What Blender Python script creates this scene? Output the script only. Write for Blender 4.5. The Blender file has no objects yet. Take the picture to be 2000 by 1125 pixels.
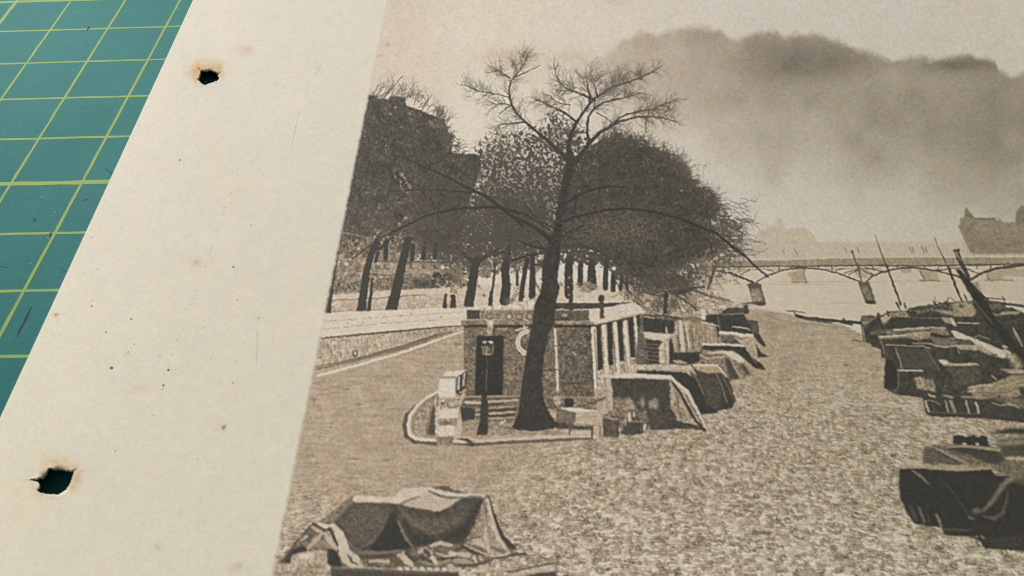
# An old sepia print on a punched album page, lying on a green cutting mat.
import bpy, math, random
import numpy as np

CM = 0.01                                   # all layout numbers below are centimetres
sc = bpy.context.scene

# ------------------------------------------------------------------ camera
FPX, PX, PY = 1620.0, 1000.0, 562.5         # pin-hole solved from the mat's 1 cm grid
RX, RY, RZ = -0.7322503798, 0.0328576418, -0.018877273
TV = np.array([-9.858526141, -5.09624887, 14.86146392])
def rot(rx, ry, rz):
    cx, sx, cy, sy, cz, sz = math.cos(rx), math.sin(rx), math.cos(ry), math.sin(ry), math.cos(rz), math.sin(rz)
    return (np.array([[cz, -sz, 0], [sz, cz, 0], [0, 0, 1]]) @ np.array([[cy, 0, sy], [0, 1, 0], [-sy, 0, cy]])
            @ np.array([[1, 0, 0], [0, cx, -sx], [0, sx, cx]]))
RM = rot(RX, RY, RZ)
FL = np.diag([1.0, -1.0, -1.0])             # mat frame (x right, y towards us, z down) -> world
CAM = -RM.T @ TV
cam_data = bpy.data.cameras.new('camera')
cam_data.sensor_width = 36.0
cam_data.lens = FPX / 2000.0 * 36.0
cam_data.clip_start, cam_data.clip_end = 0.002, 20.0
cam = bpy.data.objects.new('camera', cam_data)
sc.collection.objects.link(cam)
ax = np.column_stack([FL @ RM[0], -(FL @ RM[1]), -(FL @ RM[2])])
from mathutils import Matrix, Vector
mw = Matrix.Identity(4)
for i in range(3):
    for j in range(3):
        mw[i][j] = float(ax[i, j])
    mw[i][3] = float((FL @ CAM)[i] * CM)
cam.matrix_world = mw
sc.camera = cam
cam_data.dof.use_dof = True
cam_data.dof.focus_distance = 0.1320
cam_data.dof.aperture_fstop = 95.0

def project(x, y, z):
    """mat coordinates in cm (z = height above the mat) -> pixels of the photograph"""
    X = RM[0, 0] * x + RM[0, 1] * y - RM[0, 2] * z + TV[0]
    Y = RM[1, 0] * x + RM[1, 1] * y - RM[1, 2] * z + TV[1]
    Z = RM[2, 0] * x + RM[2, 1] * y - RM[2, 2] * z + TV[2]
    return PX + FPX * X / Z, PY + FPX * Y / Z
def unproject(px, py, h):
    d = RM.T @ np.array([(px - PX) / FPX, (py - PY) / FPX, 1.0])
    k = (-h - CAM[2]) / d[2]
    p = CAM + k * d
    return p[0], p[1]

# ------------------------------------------------------------------ light
world = bpy.data.worlds.new('World'); sc.world = world; world.use_nodes = True
bg = world.node_tree.nodes['Background']
bg.inputs[0].default_value = (0.90, 0.95, 1.0, 1); bg.inputs[1].default_value = 0.16
ld = bpy.data.lights.new('window_light', 'AREA')
ld.shape = 'RECTANGLE'; ld.size = 0.70; ld.size_y = 0.55; ld.energy = 40.5; ld.color = (1.0, 0.972, 0.935)
lo = bpy.data.objects.new('window_light', ld); sc.collection.objects.link(lo)
aim = Vector((0.10, -0.06, 0.0))
el, az = math.radians(36), math.radians(128)     # high window to the upper left
lo.location = aim + 1.80 * Vector((math.cos(el) * math.cos(az), math.cos(el) * math.sin(az), math.sin(el)))
lo.rotation_euler = (aim - lo.location).to_track_quat('-Z', 'Y').to_euler()
vs = sc.view_settings
vs.view_transform = 'Standard'; vs.look = 'None'; vs.exposure = 0.0; vs.gamma = 1.0; vs.use_curve_mapping = False
sc.cycles.use_denoising = False
sc.cycles.filter_width = 1.15

# ------------------------------------------------------------------ helpers
C = sc.collection
def link_mesh(name, verts, faces, mat, parent=None, origin=(0, 0, 0), cols=None, smooth=False):
    """verts: (n,3) world metres, faces: (m,4) or (m,3) int array"""
    v = np.asarray(verts, dtype=np.float64) - np.asarray(origin)
    f = np.asarray(faces, dtype=np.int32)
    me = bpy.data.meshes.new(name)
    k = f.shape[1]
    me.vertices.add(len(v)); me.vertices.foreach_set('co', v.astype(np.float32).ravel())
    me.loops.add(f.size); me.loops.foreach_set('vertex_index', f.ravel())
    me.polygons.add(len(f)); me.polygons.foreach_set('loop_start', np.arange(0, f.size, k, dtype=np.int32))
    if cols is not None:
        ca = me.color_attributes.new('ink', 'FLOAT_COLOR', 'POINT')
        c4 = np.ones((len(v), 4), np.float32); c4[:, :3] = cols
        ca.data.foreach_set('color', c4.ravel())
    me.update(calc_edges=True)
    if smooth:
        me.polygons.foreach_set('use_smooth', np.ones(len(f), bool))
    me.materials.append(mat)
    o = bpy.data.objects.new(name, me); C.objects.link(o)
    if parent is not None:
        o.parent = parent
    else:
        o.location = origin
    return o
def to_world(x, y, z):
    return np.stack([x * CM, -np.asarray(y) * CM, np.asarray(z) * CM], -1)
def s2l(c):
    c = np.asarray(c, dtype=np.float64)
    return np.where(c <= 0.04045, c / 12.92, ((np.clip(c, 0, None) + 0.055) / 1.055) ** 2.4)

def new_mat(name):
    m = bpy.data.materials.new(name); m.use_nodes = True
    nt = m.node_tree
    return m, nt, nt.nodes['Principled BSDF']
def node(nt, t, **kw):
    n = nt.nodes.new(t)
    for k, v in kw.items():
        setattr(n, k, v)
    return n

# ------------------------------------------------------------------ materials
def mat_rubber():
    m, nt, b = new_mat('mat_vinyl')
    tc = node(nt, 'ShaderNodeTexCoord')
    n1 = node(nt, 'ShaderNodeTexNoise'); n1.inputs['Scale'].default_value = 60; n1.inputs['Detail'].default_value = 6
    n2 = node(nt, 'ShaderNodeTexNoise'); n2.inputs['Scale'].default_value = 2500; n2.inputs['Detail'].default_value = 3
    r1 = node(nt, 'ShaderNodeValToRGB')
    r1.color_ramp.elements[0].position = 0.3; r1.color_ramp.elements[0].color = (0.028, 0.152, 0.146, 1)
    r1.color_ramp.elements[1].position = 0.7; r1.color_ramp.elements[1].color = (0.034, 0.180, 0.173, 1)
    mx = node(nt, 'ShaderNodeMix', data_type='RGBA', blend_type='MULTIPLY')
    r2 = node(nt, 'ShaderNodeValToRGB')
    r2.color_ramp.elements[0].position = 0.35; r2.color_ramp.elements[0].color = (0.90, 0.90, 0.90, 1)
    r2.color_ramp.elements[1].position = 0.65; r2.color_ramp.elements[1].color = (1.06, 1.06, 1.06, 1)
    for n in (n1, n2): nt.links.new(tc.outputs['Object'], n.inputs['Vector'])
    nt.links.new(n1.outputs['Fac'], r1.inputs[0]); nt.links.new(n2.outputs['Fac'], r2.inputs[0])
    mx.inputs[0].default_value = 1.0
    nt.links.new(r1.outputs[0], mx.inputs[6]); nt.links.new(r2.outputs[0], mx.inputs[7])
    nt.links.new(mx.outputs[2], b.inputs['Base Color'])
    bp = node(nt, 'ShaderNodeBump'); bp.inputs['Strength'].default_value = 0.12; bp.inputs['Distance'].default_value = 0.0002
    nt.links.new(n2.outputs['Fac'], bp.inputs['Height']); nt.links.new(bp.outputs[0], b.inputs['Normal'])
    b.inputs['Roughness'].default_value = 0.7; b.inputs['Specular IOR Level'].default_value = 0.12
    return m
def mat_line():
    m, nt, b = new_mat('grid_ink')
    tc = node(nt, 'ShaderNodeTexCoord')
    n1 = node(nt, 'ShaderNodeTexNoise'); n1.inputs['Scale'].default_value = 260; n1.inputs['Detail'].default_value = 5
    r = node(nt, 'ShaderNodeValToRGB')
    r.color_ramp.elements[0].position = 0.25; r.color_ramp.elements[0].color = (0.12, 0.34, 0.05, 1)
    r.color_ramp.elements[1].position = 0.75; r.color_ramp.elements[1].color = (0.28, 0.38, 0.02, 1)
    nt.links.new(tc.outputs['Object'], n1.inputs['Vector'])
    nt.links.new(n1.outputs['Fac'], r.inputs[0]); nt.links.new(r.outputs[0], b.inputs['Base Color'])
    b.inputs['Roughness'].default_value = 0.6; b.inputs['Specular IOR Level'].default_value = 0.25
    return m
def mat_plain(name, col, rough=0.8):
    m, nt, b = new_mat(name)
    tc = node(nt, 'ShaderNodeTexCoord')
    n1 = node(nt, 'ShaderNodeTexNoise'); n1.inputs['Scale'].default_value = 3000
    r = node(nt, 'ShaderNodeValToRGB')
    r.color_ramp.elements[0].color = tuple(c * 0.75 for c in col) + (1,)
    r.color_ramp.elements[1].color = tuple(min(1, c * 1.25) for c in col) + (1,)
    nt.links.new(tc.outputs['Object'], n1.inputs['Vector'])
    nt.links.new(n1.outputs['Fac'], r.inputs[0]); nt.links.new(r.outputs[0], b.inputs['Base Color'])
    b.inputs['Roughness'].default_value = rough; b.inputs['Specular IOR Level'].default_value = 0.2
    return m
def mat_ink(name, grain, rough, bump):
    """paper fibres and print grain over the ink laid down on the sheet"""
    m, nt, b = new_mat(name)
    at = node(nt, 'ShaderNodeAttribute', attribute_name='ink')
    tc = node(nt, 'ShaderNodeTexCoord')
    n1 = node(nt, 'ShaderNodeTexNoise'); n1.inputs['Scale'].default_value = 5200; n1.inputs['Detail'].default_value = 2
    n2 = node(nt, 'ShaderNodeTexNoise'); n2.inputs['Scale'].default_value = 900; n2.inputs['Detail'].default_value = 4
    for n in (n1, n2): nt.links.new(tc.outputs['Object'], n.inputs['Vector'])
    r = node(nt, 'ShaderNodeValToRGB')
    r.color_ramp.elements[0].position = 0.3; r.color_ramp.elements[0].color = (1 - grain,) * 3 + (1,)
    r.color_ramp.elements[1].position = 0.7; r.color_ramp.elements[1].color = (1 + grain,) * 3 + (1,)
    mx = node(nt, 'ShaderNodeMix', data_type='RGBA', blend_type='MULTIPLY'); mx.inputs[0].default_value = 1.0
    nt.links.new(n1.outputs['Fac'], r.inputs[0])
    nt.links.new(at.outputs['Color'], mx.inputs[6]); nt.links.new(r.outputs[0], mx.inputs[7])
    nt.links.new(mx.outputs[2], b.inputs['Base Color'])
    bp = node(nt, 'ShaderNodeBump'); bp.inputs['Strength'].default_value = bump; bp.inputs['Distance'].default_value = 0.0002
    nt.links.new(n2.outputs['Fac'], bp.inputs['Height']); nt.links.new(bp.outputs[0], b.inputs['Normal'])
    b.inputs['Roughness'].default_value = rough; b.inputs['Specular IOR Level'].default_value = 0.18
    return m
M_RUBBER, M_LINE = mat_rubber(), mat_line()
M_KNIFE = mat_plain('knife_cut', (0.055, 0.05, 0.06))
M_SCRATCH = mat_plain('pale_scratch', (0.16, 0.42, 0.40))
M_SPECK = mat_plain('dark_speck', (0.15, 0.13, 0.10))
M_FAINT = mat_plain('faint_speck', (0.60, 0.55, 0.46))
M_FOX = mat_plain('foxing', (0.47, 0.29, 0.15))
M_PENCIL = mat_plain('pencil', (0.68, 0.63, 0.55))
M_BACK = mat_plain('paper_back', (0.62, 0.58, 0.50))
M_PAPER = mat_ink('paper_stock', 0.035, 0.85, 0.10)
M_PRINT = mat_ink('printed_ink', 0.03, 0.78, 0.05)

# ------------------------------------------------------------------ cutting mat
MX0, MX1, MY0, MY1 = -13.0, 32.0, -8.0, 22.0
mat_root = bpy.data.objects.new('cutting_mat', None); C.objects.link(mat_root)
mat_o = ((MX0 + MX1) / 2 * CM, -(MY0 + MY1) / 2 * CM, -0.3 * CM)
mat_root.location = mat_o
mat_root['label'] = 'teal green cutting mat printed with a yellow centimetre grid under the album page'
mat_root['category'] = 'cutting mat'
def slab(x0, x1, y0, y1, z0, z1):
    v = [(x, y, z) for z in (z0, z1) for y in (y0, y1) for x in (x0, x1)]
    v = np.array(v)
    f = [(4, 6, 7, 5), (0, 1, 3, 2), (0, 4, 5, 1), (2, 3, 7, 6), (0, 2, 6, 4), (1, 5, 7, 3)]
    return to_world(v[:, 0], v[:, 1], v[:, 2]), np.array(f)
v, f = slab(MX0, MX1, MY0, MY1, -0.3, 0.0)
link_mesh('surface', v, f, M_RUBBER, mat_root, mat_o)
rng = np.random.default_rng(4)
def grid_line(horizontal, k, w):
    n = 160
    if horizontal:
        a = np.linspace(MX0 + 1, MX1 - 1, n)
    else:
        a = np.linspace(MY0 + 1, MY1 - 1, n)
    wob = w / 2 * (1 + 0.12 * rng.standard_normal(n)); wob2 = w / 2 * (1 + 0.12 * rng.standard_normal(n))
    z = np.full(n, 0.002 if horizontal else 0.0024)
    if horizontal:
        vv = np.concatenate([to_world(a, k - wob, z), to_world(a, k + wob2, z)])
    else:
        vv = np.concatenate([to_world(k - wob, a, z), to_world(k + wob2, a, z)])
    i = np.arange(n - 1)
    ff = np.stack([i, i + n, i + n + 1, i + 1], 1) if horizontal else np.stack([i, i + 1, i + n + 1, i + n], 1)
    link_mesh('grid_line', vv, ff, M_LINE, mat_root, mat_o)
for k in range(-7, 22):
    grid_line(True, k, 0.080 if k % 5 == 0 else 0.043)
for k in range(-12, 32):
    grid_line(False, k, 0.070 if k % 5 == 1 else 0.042)
def sliver(name, p0, p1, w, mat, parent, org, h, wpow=1.0, zf=None):
    (x0, y0), (x1, y1) = unproject(*p0, h), unproject(*p1, h)
    n = 7; t = np.linspace(0, 1, n)
    cx, cy = x0 + (x1 - x0) * t, y0 + (y1 - y0) * t
    L = math.hypot(x1 - x0, y1 - y0); nx, ny = -(y1 - y0) / L, (x1 - x0) / L
    ww = w / 2 * np.sin(np.pi * np.clip(t, 0.04, 0.96)) ** wpow * (1 + 0.3 * rng.standard_normal(n))
    z = np.full(n, h + 0.003) if zf is None else zf(cx, cy) + 0.0022
    vv = np.concatenate([to_world(cx + nx * ww, cy + ny * ww, z), to_world(cx - nx * ww, cy - ny * ww, z)])
    i = np.arange(n - 1)
    link_mesh(name, vv, np.stack([i, i + n, i + n + 1, i + 1], 1), mat, parent, org)
for p0, p1, w, mm in [((62, 598), (40, 645), .030, M_KNIFE), ((42, 635), (33, 660), .016, M_KNIFE), ((70, 425), (65, 434), .022, M_KNIFE),
                      ((101, 453), (96, 462), .03, M_KNIFE), ((176, 50), (170, 60), .03, M_KNIFE), ((160, 476), (154, 488), .014, M_KNIFE),
                      ((205, 328), (222, 342), .010, M_KNIFE), ((160, 392), (172, 389), .008, M_KNIFE),
                      ((212, 372), (204, 377), .012, M_SCRATCH), ((92, 462), (97, 470), .012, M_SCRATCH), ((104, 412), (112, 418), .008, M_SCRATCH),
                      ((80, 384), (84, 387), .02, M_SCRATCH), ((100, 388), (103, 390), .012, M_SCRATCH), ((0, 520), (18, 523), .006, M_KNIFE),
                      ((118, 522), (132, 534), .007, M_KNIFE), ((58, 513), (62, 517), .012, M_SCRATCH)]:
    sliver('knife_mark' if mm is M_KNIFE else 'scratch', p0, p1, w, mm, mat_root, mat_o, 0.0)

# ------------------------------------------------------------------ the sheet's shape
EDGE_A, EDGE_B = unproject(377, 0, 0.05), unproject(0, 816, 0.05)
def x_edge(y):
    return EDGE_A[0] + (EDGE_B[0] - EDGE_A[0]) * (y - EDGE_A[1]) / (EDGE_B[1] - EDGE_A[1])
def sheet_z(x, y):
    s = np.maximum(x - x_edge(y), 0.0)
    k = np.clip((s - 6.0) / 8.2, 0, 1)
    # the page bows up off the mat from its cut edge and comes down again at the far side
    return 0.05 + 0.34 * (1 - np.exp(-s / 1.7)) * (1 - k * k * (3 - 2 * k))
def on_sheet(px, py):
    h = 0.2
    for _ in range(12):
        x, y = unproject(px, py, h); h = float(sheet_z(x, y))
    return x, y, h
BA, BB = on_sheet(758, 0), on_sheet(533, 1125)
def x_border(y):
    return BA[0] + (BB[0] - BA[0]) * (y - BA[1]) / (BB[1] - BA[1])
Y_TOP, Y_BOT = -1.5, 11.45

# ------------------------------------------------------------------ the print: ink laid on a canvas in photograph pixels
X0, Y0, W, H = -320, -190, 2960, 1500
cv = np.zeros((H, W, 3), np.float32)
ids = np.zeros((H, W), np.int16)
R = np.random.default_rng(11)
def up(a, w, h):
    """smooth resize of a small lattice"""
    gh, gw = a.shape
    ys = np.linspace(0, gh - 1.001, h); xs = np.linspace(0, gw - 1.001, w)
    yi = ys.astype(int); xi = xs.astype(int)
    fy = ys - yi; fx = xs - xi
    fy = fy * fy * (3 - 2 * fy); fx = fx * fx * (3 - 2 * fx)
    top = a[yi] * (1 - fy)[:, None] + a[yi + 1] * fy[:, None]
    return (top[:, xi] * (1 - fx) + top[:, xi + 1] * fx).astype(np.float32)
def vnoise(sx, sy=None):
    sy = sy or sx
    g = R.standard_normal((int(H / sy) + 3, int(W / sx) + 3)).astype(np.float32)
    n = up(g, W, H)
    return n / (n.std() + 1e-6)
N2, N3, N5, N9, N18, N40, N90 = (vnoise(s) for s in (2, 3.2, 5, 9, 18, 40, 90))
NH = vnoise(9, 3); NV = vnoise(2.5, 14)
TEX = (0.55 * N2 + 0.6 * N3 + 0.4 * N5)
TEX /= TEX.std()
FB = 0.5 * N18 + 0.7 * N40 + 0.8 * N90; FB /= FB.std()
XX = (np.arange(W) + X0 + 0.5).astype(np.float32)[None, :] + np.zeros((H, 1), np.float32)
YY = (np.arange(H) + Y0 + 0.5).astype(np.float32)[:, None] + np.zeros((1, W), np.float32)
PAL_T = np.array([30, 55, 70, 90, 120, 150, 175, 195, 212, 228])
PAL = np.array([(36, 35, 33), (59, 57, 52), (74, 70, 63), (97, 89, 77), (130, 117, 98), (164, 146, 122), (188, 169, 146), (206, 190, 169), (218, 206, 188), (228, 221, 208)]) / 255.0
def tone(t):
    t = np.asarray(t, np.float32)
    t = t - 7 * np.clip((172 - t) / 105, 0, 1)              # full-bodied shadows
    return np.stack([np.interp(t, PAL_T, PAL[:, k]) for k in range(3)], -1).astype(np.float32)
def blur(a, s):
    if s <= 0.05: return a
    r = max(1, int(s * 2.6)); k = np.exp(-0.5 * (np.arange(-r, r + 1) / s) ** 2); k /= k.sum()
    p = np.pad(a, r, mode='edge')
    b = sum(k[i] * p[:, i:i + a.shape[1]] for i in range(2 * r + 1))
    return sum(k[i] * b[i:i + a.shape[0]] for i in range(2 * r + 1))
PARTS = []           # (name, label, parent name)
def part(name, label=None, parent=None):
    PARTS.append((name, label, parent)); return len(PARTS) - 1
def poly_mask(pts, soft):
    p = np.array(pts, float)
    m = int(soft * 3) + 2
    bx0 = max(0, int(p[:, 0].min()) - X0 - m); bx1 = min(W, int(p[:, 0].max()) - X0 + m + 2)
    by0 = max(0, int(p[:, 1].min()) - Y0 - m); by1 = min(H, int(p[:, 1].max()) - Y0 + m + 2)
    if bx1 <= bx0 or by1 <= by0: return None
    px, py = p[:, 0] - X0 - bx0, p[:, 1] - Y0 - by0
    w, h = bx1 - bx0, by1 - by0
    mask = np.zeros((h, w), np.float32); xs = np.arange(w)
    qx, qy = np.roll(px, -1), np.roll(py, -1)
    SS = 3
    lo_, hi_ = int(max(0, math.floor(py.min()))), int(min(h, math.ceil(py.max()) + 1))
    for r in range(lo_, hi_):
        for s in range(SS):
            yy = r + (s + 0.5) / SS
            c = ((py <= yy) & (qy > yy)) | ((qy <= yy) & (py > yy))
            if not c.any(): continue
            xc = np.sort(px[c] + (yy - py[c]) / (qy[c] - py[c]) * (qx[c] - px[c]))
            for a, b in zip(xc[0::2], xc[1::2]):
                mask[r] += np.clip(np.minimum(b, xs + 1) - np.maximum(a, xs), 0, 1) / SS
    return blur(mask, soft), (slice(by0, by1), slice(bx0, bx1))
def lay(mask, sl, t, pid, tex, alpha, kind='TEX', rag=0.0):
    if rag:
        mask = np.clip((mask - 0.5 + rag * (0.7 * N3[sl] + 0.7 * N9[sl])) / 0.35 + 0.5, 0, 1)
    n = {'TEX': TEX, 'NV': NV, 'NH': NH, 'N9': N9, 'N5': N5, 'N18': N18}[kind][sl]
    tt = t if np.isscalar(t) else t[sl]
    col = tone(tt + tex * n * np.clip((np.asarray(tt) - 45) / 80, 0.3, 1))
    a = (mask * alpha)[..., None]
    cv[sl] = cv[sl] * (1 - a) + col * a
    if pid is not None:
        ids[sl][mask > 0.5] = pid
def poly(pts, t, pid=None, soft=0.9, tex=5, alpha=1.0, kind='TEX', rag=0.0):
    r = poly_mask(pts, soft)
    if r is None: return
    lay(r[0], r[1], t, pid, tex, alpha, kind, rag)
def seg(x0, y0, x1, y1, w0, w1, t, pid, alpha, soft):
    m = max(w0, w1) / 2 + soft + 1.5
    bx0 = max(0, int(min(x0, x1) - m) - X0); bx1 = min(W, int(max(x0, x1) + m) - X0 + 1)
    by0 = max(0, int(min(y0, y1) - m) - Y0); by1 = min(H, int(max(y0, y1) + m) - Y0 + 1)
    if bx1 <= bx0 or by1 <= by0: return
    sl = (slice(by0, by1), slice(bx0, bx1))
    X = XX[sl] - x0; Y = YY[sl] - y0
    dx, dy = x1 - x0, y1 - y0
    L2 = dx * dx + dy * dy + 1e-6
    k = np.clip((X * dx + Y * dy) / L2, 0, 1)
    d = np.sqrt((X - k * dx) ** 2 + (Y - k * dy) ** 2)
    hw = (w0 + (w1 - w0) * k) / 2
    thin = np.minimum(1.0, hw * 2 / 1.0)
    a = np.clip((hw - d) / (soft * 2) + 0.5, 0, 1) * alpha * np.maximum(thin, 0.35)
    c = tone(t)
    cv[sl] = cv[sl] * (1 - a[..., None]) + c * a[..., None]
    if pid is not None: ids[sl][a > 0.45] = pid
def line(pts, w, t, pid=None, alpha=1.0, soft=0.7):
    n = len(pts)
    ws = w if isinstance(w, (list, tuple)) else (w, w)
    wi = np.interp(np.linspace(0, 1, n), np.linspace(0, 1, len(ws)), ws)
    for i in range(n - 1):
        seg(*pts[i], *pts[i + 1], wi[i], wi[i + 1], t, pid, alpha, soft)
def ell(cx, cy, rx, ry, t, pid=None, soft=0.8, tex=4, alpha=1.0, rag=0):
    a = np.linspace(0, 2 * math.pi, 25)[:-1]
    poly([(cx + rx * math.cos(q), cy + ry * math.sin(q)) for q in a], t, pid, soft, tex, alpha, rag=rag)
def zm(x0, y0, s):
    return lambda pts: [(x0 + x / s, y0 + y / s) for x, y in pts]
zA, zB, zC, zD, zE = zm(620, 100, 5), zm(620, 300, 5), zm(600, 480, 6.25), zm(900, 80, 4), zm(1000, 300, 4)
zF, zG, zH, zI = zm(880, 460, 6.25), zm(780, 580, 6.25), zm(780, 720, 6.25), zm(1060, 580, 6.25)
zJ, zK, zL, zM = zm(1060, 720, 5.882), zm(1240, 560, 6.25), zm(1400, 420, 5.625), zm(1680, 380, 5.1125)
zN, zO, zP, zQ = zm(1520, 560, 6.25), zm(1680, 580, 6.25), zm(1680, 720, 6.25), zm(1700, 830, 4.3267)
zR, zS, zT = zm(530, 920, 5.4875), zm(780, 920, 5.4875), zm(580, 700, 5.114)
FULL = (slice(0, H), slice(0, W))
rnd = random.Random(5)

def gauss(cx, cy, sx, sy):
    return np.exp(-0.5 * (((XX - cx) / sx) ** 2 + ((YY - cy) / sy) ** 2))
def sstep(a, b, x):
    k = np.clip((x - a) / (b - a), 0, 1); return k * k * (3 - 2 * k)

# ---- sky and smoke
P_SKY = part('printed_sky', 'pale cream printed sky above the bare trees')
P_SMOKE = part('printed_smoke', 'dark brown bank of smoke drifting across the printed sky')
sky = 202 + 9 * sstep(770, 920, XX)
sky += 5 * gauss(900, 300, 160, 130) - 10 * sstep(1350, 2050, XX) - 3 * sstep(60, 0, YY) * sstep(1000, 760, XX)
sky += 0.8 * FB + 0.4 * N18
tx = [1080, 1150, 1190, 1215, 1240, 1260, 1285, 1300, 1330, 1355, 1380, 1410, 1422, 1440, 1458, 1485, 1515, 1533, 1550, 1600, 1650, 1700, 1725, 1745, 1780, 1820, 1845, 1890, 1930, 1945, 1952, 1975, 2000, 2060, 2150, 2320]
ty = [170, 125, 100, 75, 62, 59, 65, 60, 50, 47, 48, 57, 70, 79, 68, 59, 57, 66, 60, 65, 85, 100, 111, 117, 110, 112, 109, 105, 112, 122, 136, 143, 138, 128, 110, 100]
top = np.interp(XX[0], tx, ty)[None, :] + 2.0 * N18 + 1.0 * N9 + 1.5 * N40
dep = YY - top
ylow = 205 + (XX - 1300) * 0.21 + 14 * N90 + 6 * N40
fade = 1 - sstep(-70, 120, YY - ylow)
edge = sstep(-7, 13, dep) * sstep(1100, 1270, XX)
prof = 33 * fade + 9 * (1 - sstep(20, 260, YY - ylow))
prof *= 0.62 + 0.38 * sstep(1280, 1480, XX)
sm = edge * prof
sm += edge * (30 * gauss(1545, 118, 75, 24) + 14 * gauss(1600, 140, 70, 16) + 10 * gauss(1365, 68, 45, 16) + 10 * gauss(1260, 80, 40, 16) + 16 * gauss(1490, 82, 40, 18) + 14 * gauss(1580, 85, 60, 18) + 12 * gauss(1670, 115, 60, 16)
              + 28 * gauss(1890, 124, 48, 13) + 12 * gauss(1800, 130, 50, 12) + 13 * gauss(1960, 235, 190, 70) + 6 * gauss(1480, 175, 120, 40))
sm -= edge * (8 * gauss(1440, 92, 14, 18) + 6 * gauss(1533, 75, 8, 12) + 7 * gauss(1745, 130, 35, 14) + 5 * gauss(1310, 85, 20, 20))
sm += 13 * gauss(1000, 108, 40, 10) + 9 * gauss(1115, 110, 30, 9) + 6 * gauss(1010, 130, 60, 25) + 7 * gauss(1190, 130, 60, 30)
sm *= 1 + 0.05 * FB + 0.03 * N40
T = sky - sm
T = np.where(YY > 330, T + 0, T)
T -= 4 * sstep(1600, 2000, XX) * sstep(150, 420, YY)
cv[:] = tone(T + 1.2 * TEX)
g_ = cv.mean(-1, keepdims=True)
cv[:] = g_ + (cv - g_) * (1 - .30 * sstep(900, 1500, XX))[..., None]
ids[:] = P_SKY
ids[(edge * prof > 12)] = P_SMOKE
# faint marks by the border
for x, y, s, d in [(757, 86, 6, 25), (738, 92, 4, 18), (735, 110, 5, 14), (744, 108, 4, 10), (1205, 0, 14, 12)]:
    cv -= (d / 255 * gauss(x, y, s, s * .5))[..., None] * np.clip(1 + .8 * N3, 0, 2)[..., None]

# ---- far skyline, riverside building
P_FAR = part('printed_skyline', 'pale hazy printed skyline beyond the bridge')
poly(zL([(380, 330), (460, 180), (520, 150), (600, 130), (650, 110), (650, 50), (690, 30), (730, 70), (750, 160), (820, 150), (830, 120), (850, 150), (920, 125), (1000, 170), (1060, 220), (1100, 300), (1300, 295), (1500, 300), (1800, 290), (2300, 300), (3400, 320), (3400, 470), (380, 490)]), 183, P_FAR, 2.2, 2.5, .75)
line(zL([(620, 130), (560, 160), (500, 200)]), 1.5, 170, None, .4, 1.2); line(zL([(880, 140), (960, 135), (1040, 195), (1090, 270)]), 1.6, 165, None, .5, 1.2)
P_PAL = part('printed_riverside_building', 'grey printed building with pointed roofs beyond the bridge')
poly(zM([(975, 310), (1000, 300), (995, 260), (1010, 220), (1030, 240), (1045, 160), (1060, 120), (1100, 180), (1140, 235), (1340, 232), (1350, 255), (1385, 262), (1385, 225), (1415, 270), (1480, 285), (1510, 270), (1550, 290), (1560, 180), (1590, 140), (1610, 100), (1650, 140), (1700, 180), (1760, 290), (2000, 280), (2900, 320), (2900, 600), (1105, 590)]), 138, P_PAL, 1.2, 4)
poly(zM([(1550, 300), (1560, 180), (1610, 105), (1700, 180), (1740, 300)]), 122, None, 1.5, 4, .8)
poly(zM([(1045, 230), (1060, 130), (1110, 190), (1150, 240)]), 118, None, 1.2, 4, .6)
line(zM([(1150, 240), (1345, 240)]), 3, 108, None, .7)
for a, b in [((1000, 360), (1140, 375)), ((1130, 310), (1200, 360)), ((1180, 350), (1320, 350)), ((1400, 420), (1700, 420)), ((1200, 280), (1330, 290))]:
    line(zM([a, b]), 4, 152, None, .5, 1.5)
poly(zM([(1040, 450), (1600, 430), (1700, 590), (1100, 590)]), 128, None, 5, 4, .35)
poly(zM([(1020, 330), (1130, 330), (1150, 390), (1040, 400)]), 128, None, 3, 4, .5)

# ---- river
P_RIV = part('printed_river', 'smooth pale printed river under the bridge')
poly([(1390, 512), (1500, 505), (2760, 505), (2760, 720), (1700, 640), (1520, 612), (1440, 612), (1380, 590)], np.where(XX > 1400, 199 - 9 * sstep(1500, 2000, XX) + 1.1 * NH, 199), P_RIV, 1.0, .8)
for x0, x1, y in [(1520, 1700, 551), (1690, 2000, 550), (1620, 1690, 592), (1500, 1620, 556)]:
    line([(x0, y), (x1, y - 1)], 1.4, 158, None, .55, .8)

# ---- bridge
P_BR = part('printed_bridge', 'iron arched printed footbridge on stone piers')
poly(zL([(-200, 520), (470, 500), (1000, 480), (1800, 465), (2500, 462), (3400, 462), (3400, 545), (1800, 552), (900, 560), (400, 560), (-200, 570)]), 148, P_BR, .9, 6)
line(zL([(560, 500), (1000, 480), (1800, 462), (3400, 458)]), 3.0, 200, None, .6)
for p in [zL([(770, 640), (960, 590), (985, 600), (960, 660), (990, 735), (820, 735), (815, 690)]), zM([(550, 745), (770, 740), (785, 855), (640, 855), (610, 790)]), zM([(1250, 780), (1430, 740), (1430, 850), (1270, 850)]), zM([(1430, 730), (1640, 730), (1900, 760), (1900, 830), (1430, 810)]), zM([(390, 745), (520, 740), (500, 780), (420, 780)])]:
    poly(p, 165, P_BR, 1.3, 4)
poly(zL([(1500, 620), (1560, 570), (1680, 590), (1650, 700), (1560, 690)]), 160, P_BR, 1.3, 4, .8)
line(zL([(960, 600), (955, 660), (990, 735)]), 2, 120, None, .7); line(zL([(815, 738), (1010, 738)]), 2, 110, None, .7)
line(zM([(590, 858), (790, 858)]), 2.5, 115, None, .8); line(zM([(1250, 852), (1530, 856)]), 2.5, 120, None, .7); line(zM([(600, 770), (640, 850)]), 3, 110, None, .7); line(zM([(1265, 790), (1285, 845)]), 3, 115, None, .7)
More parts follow.
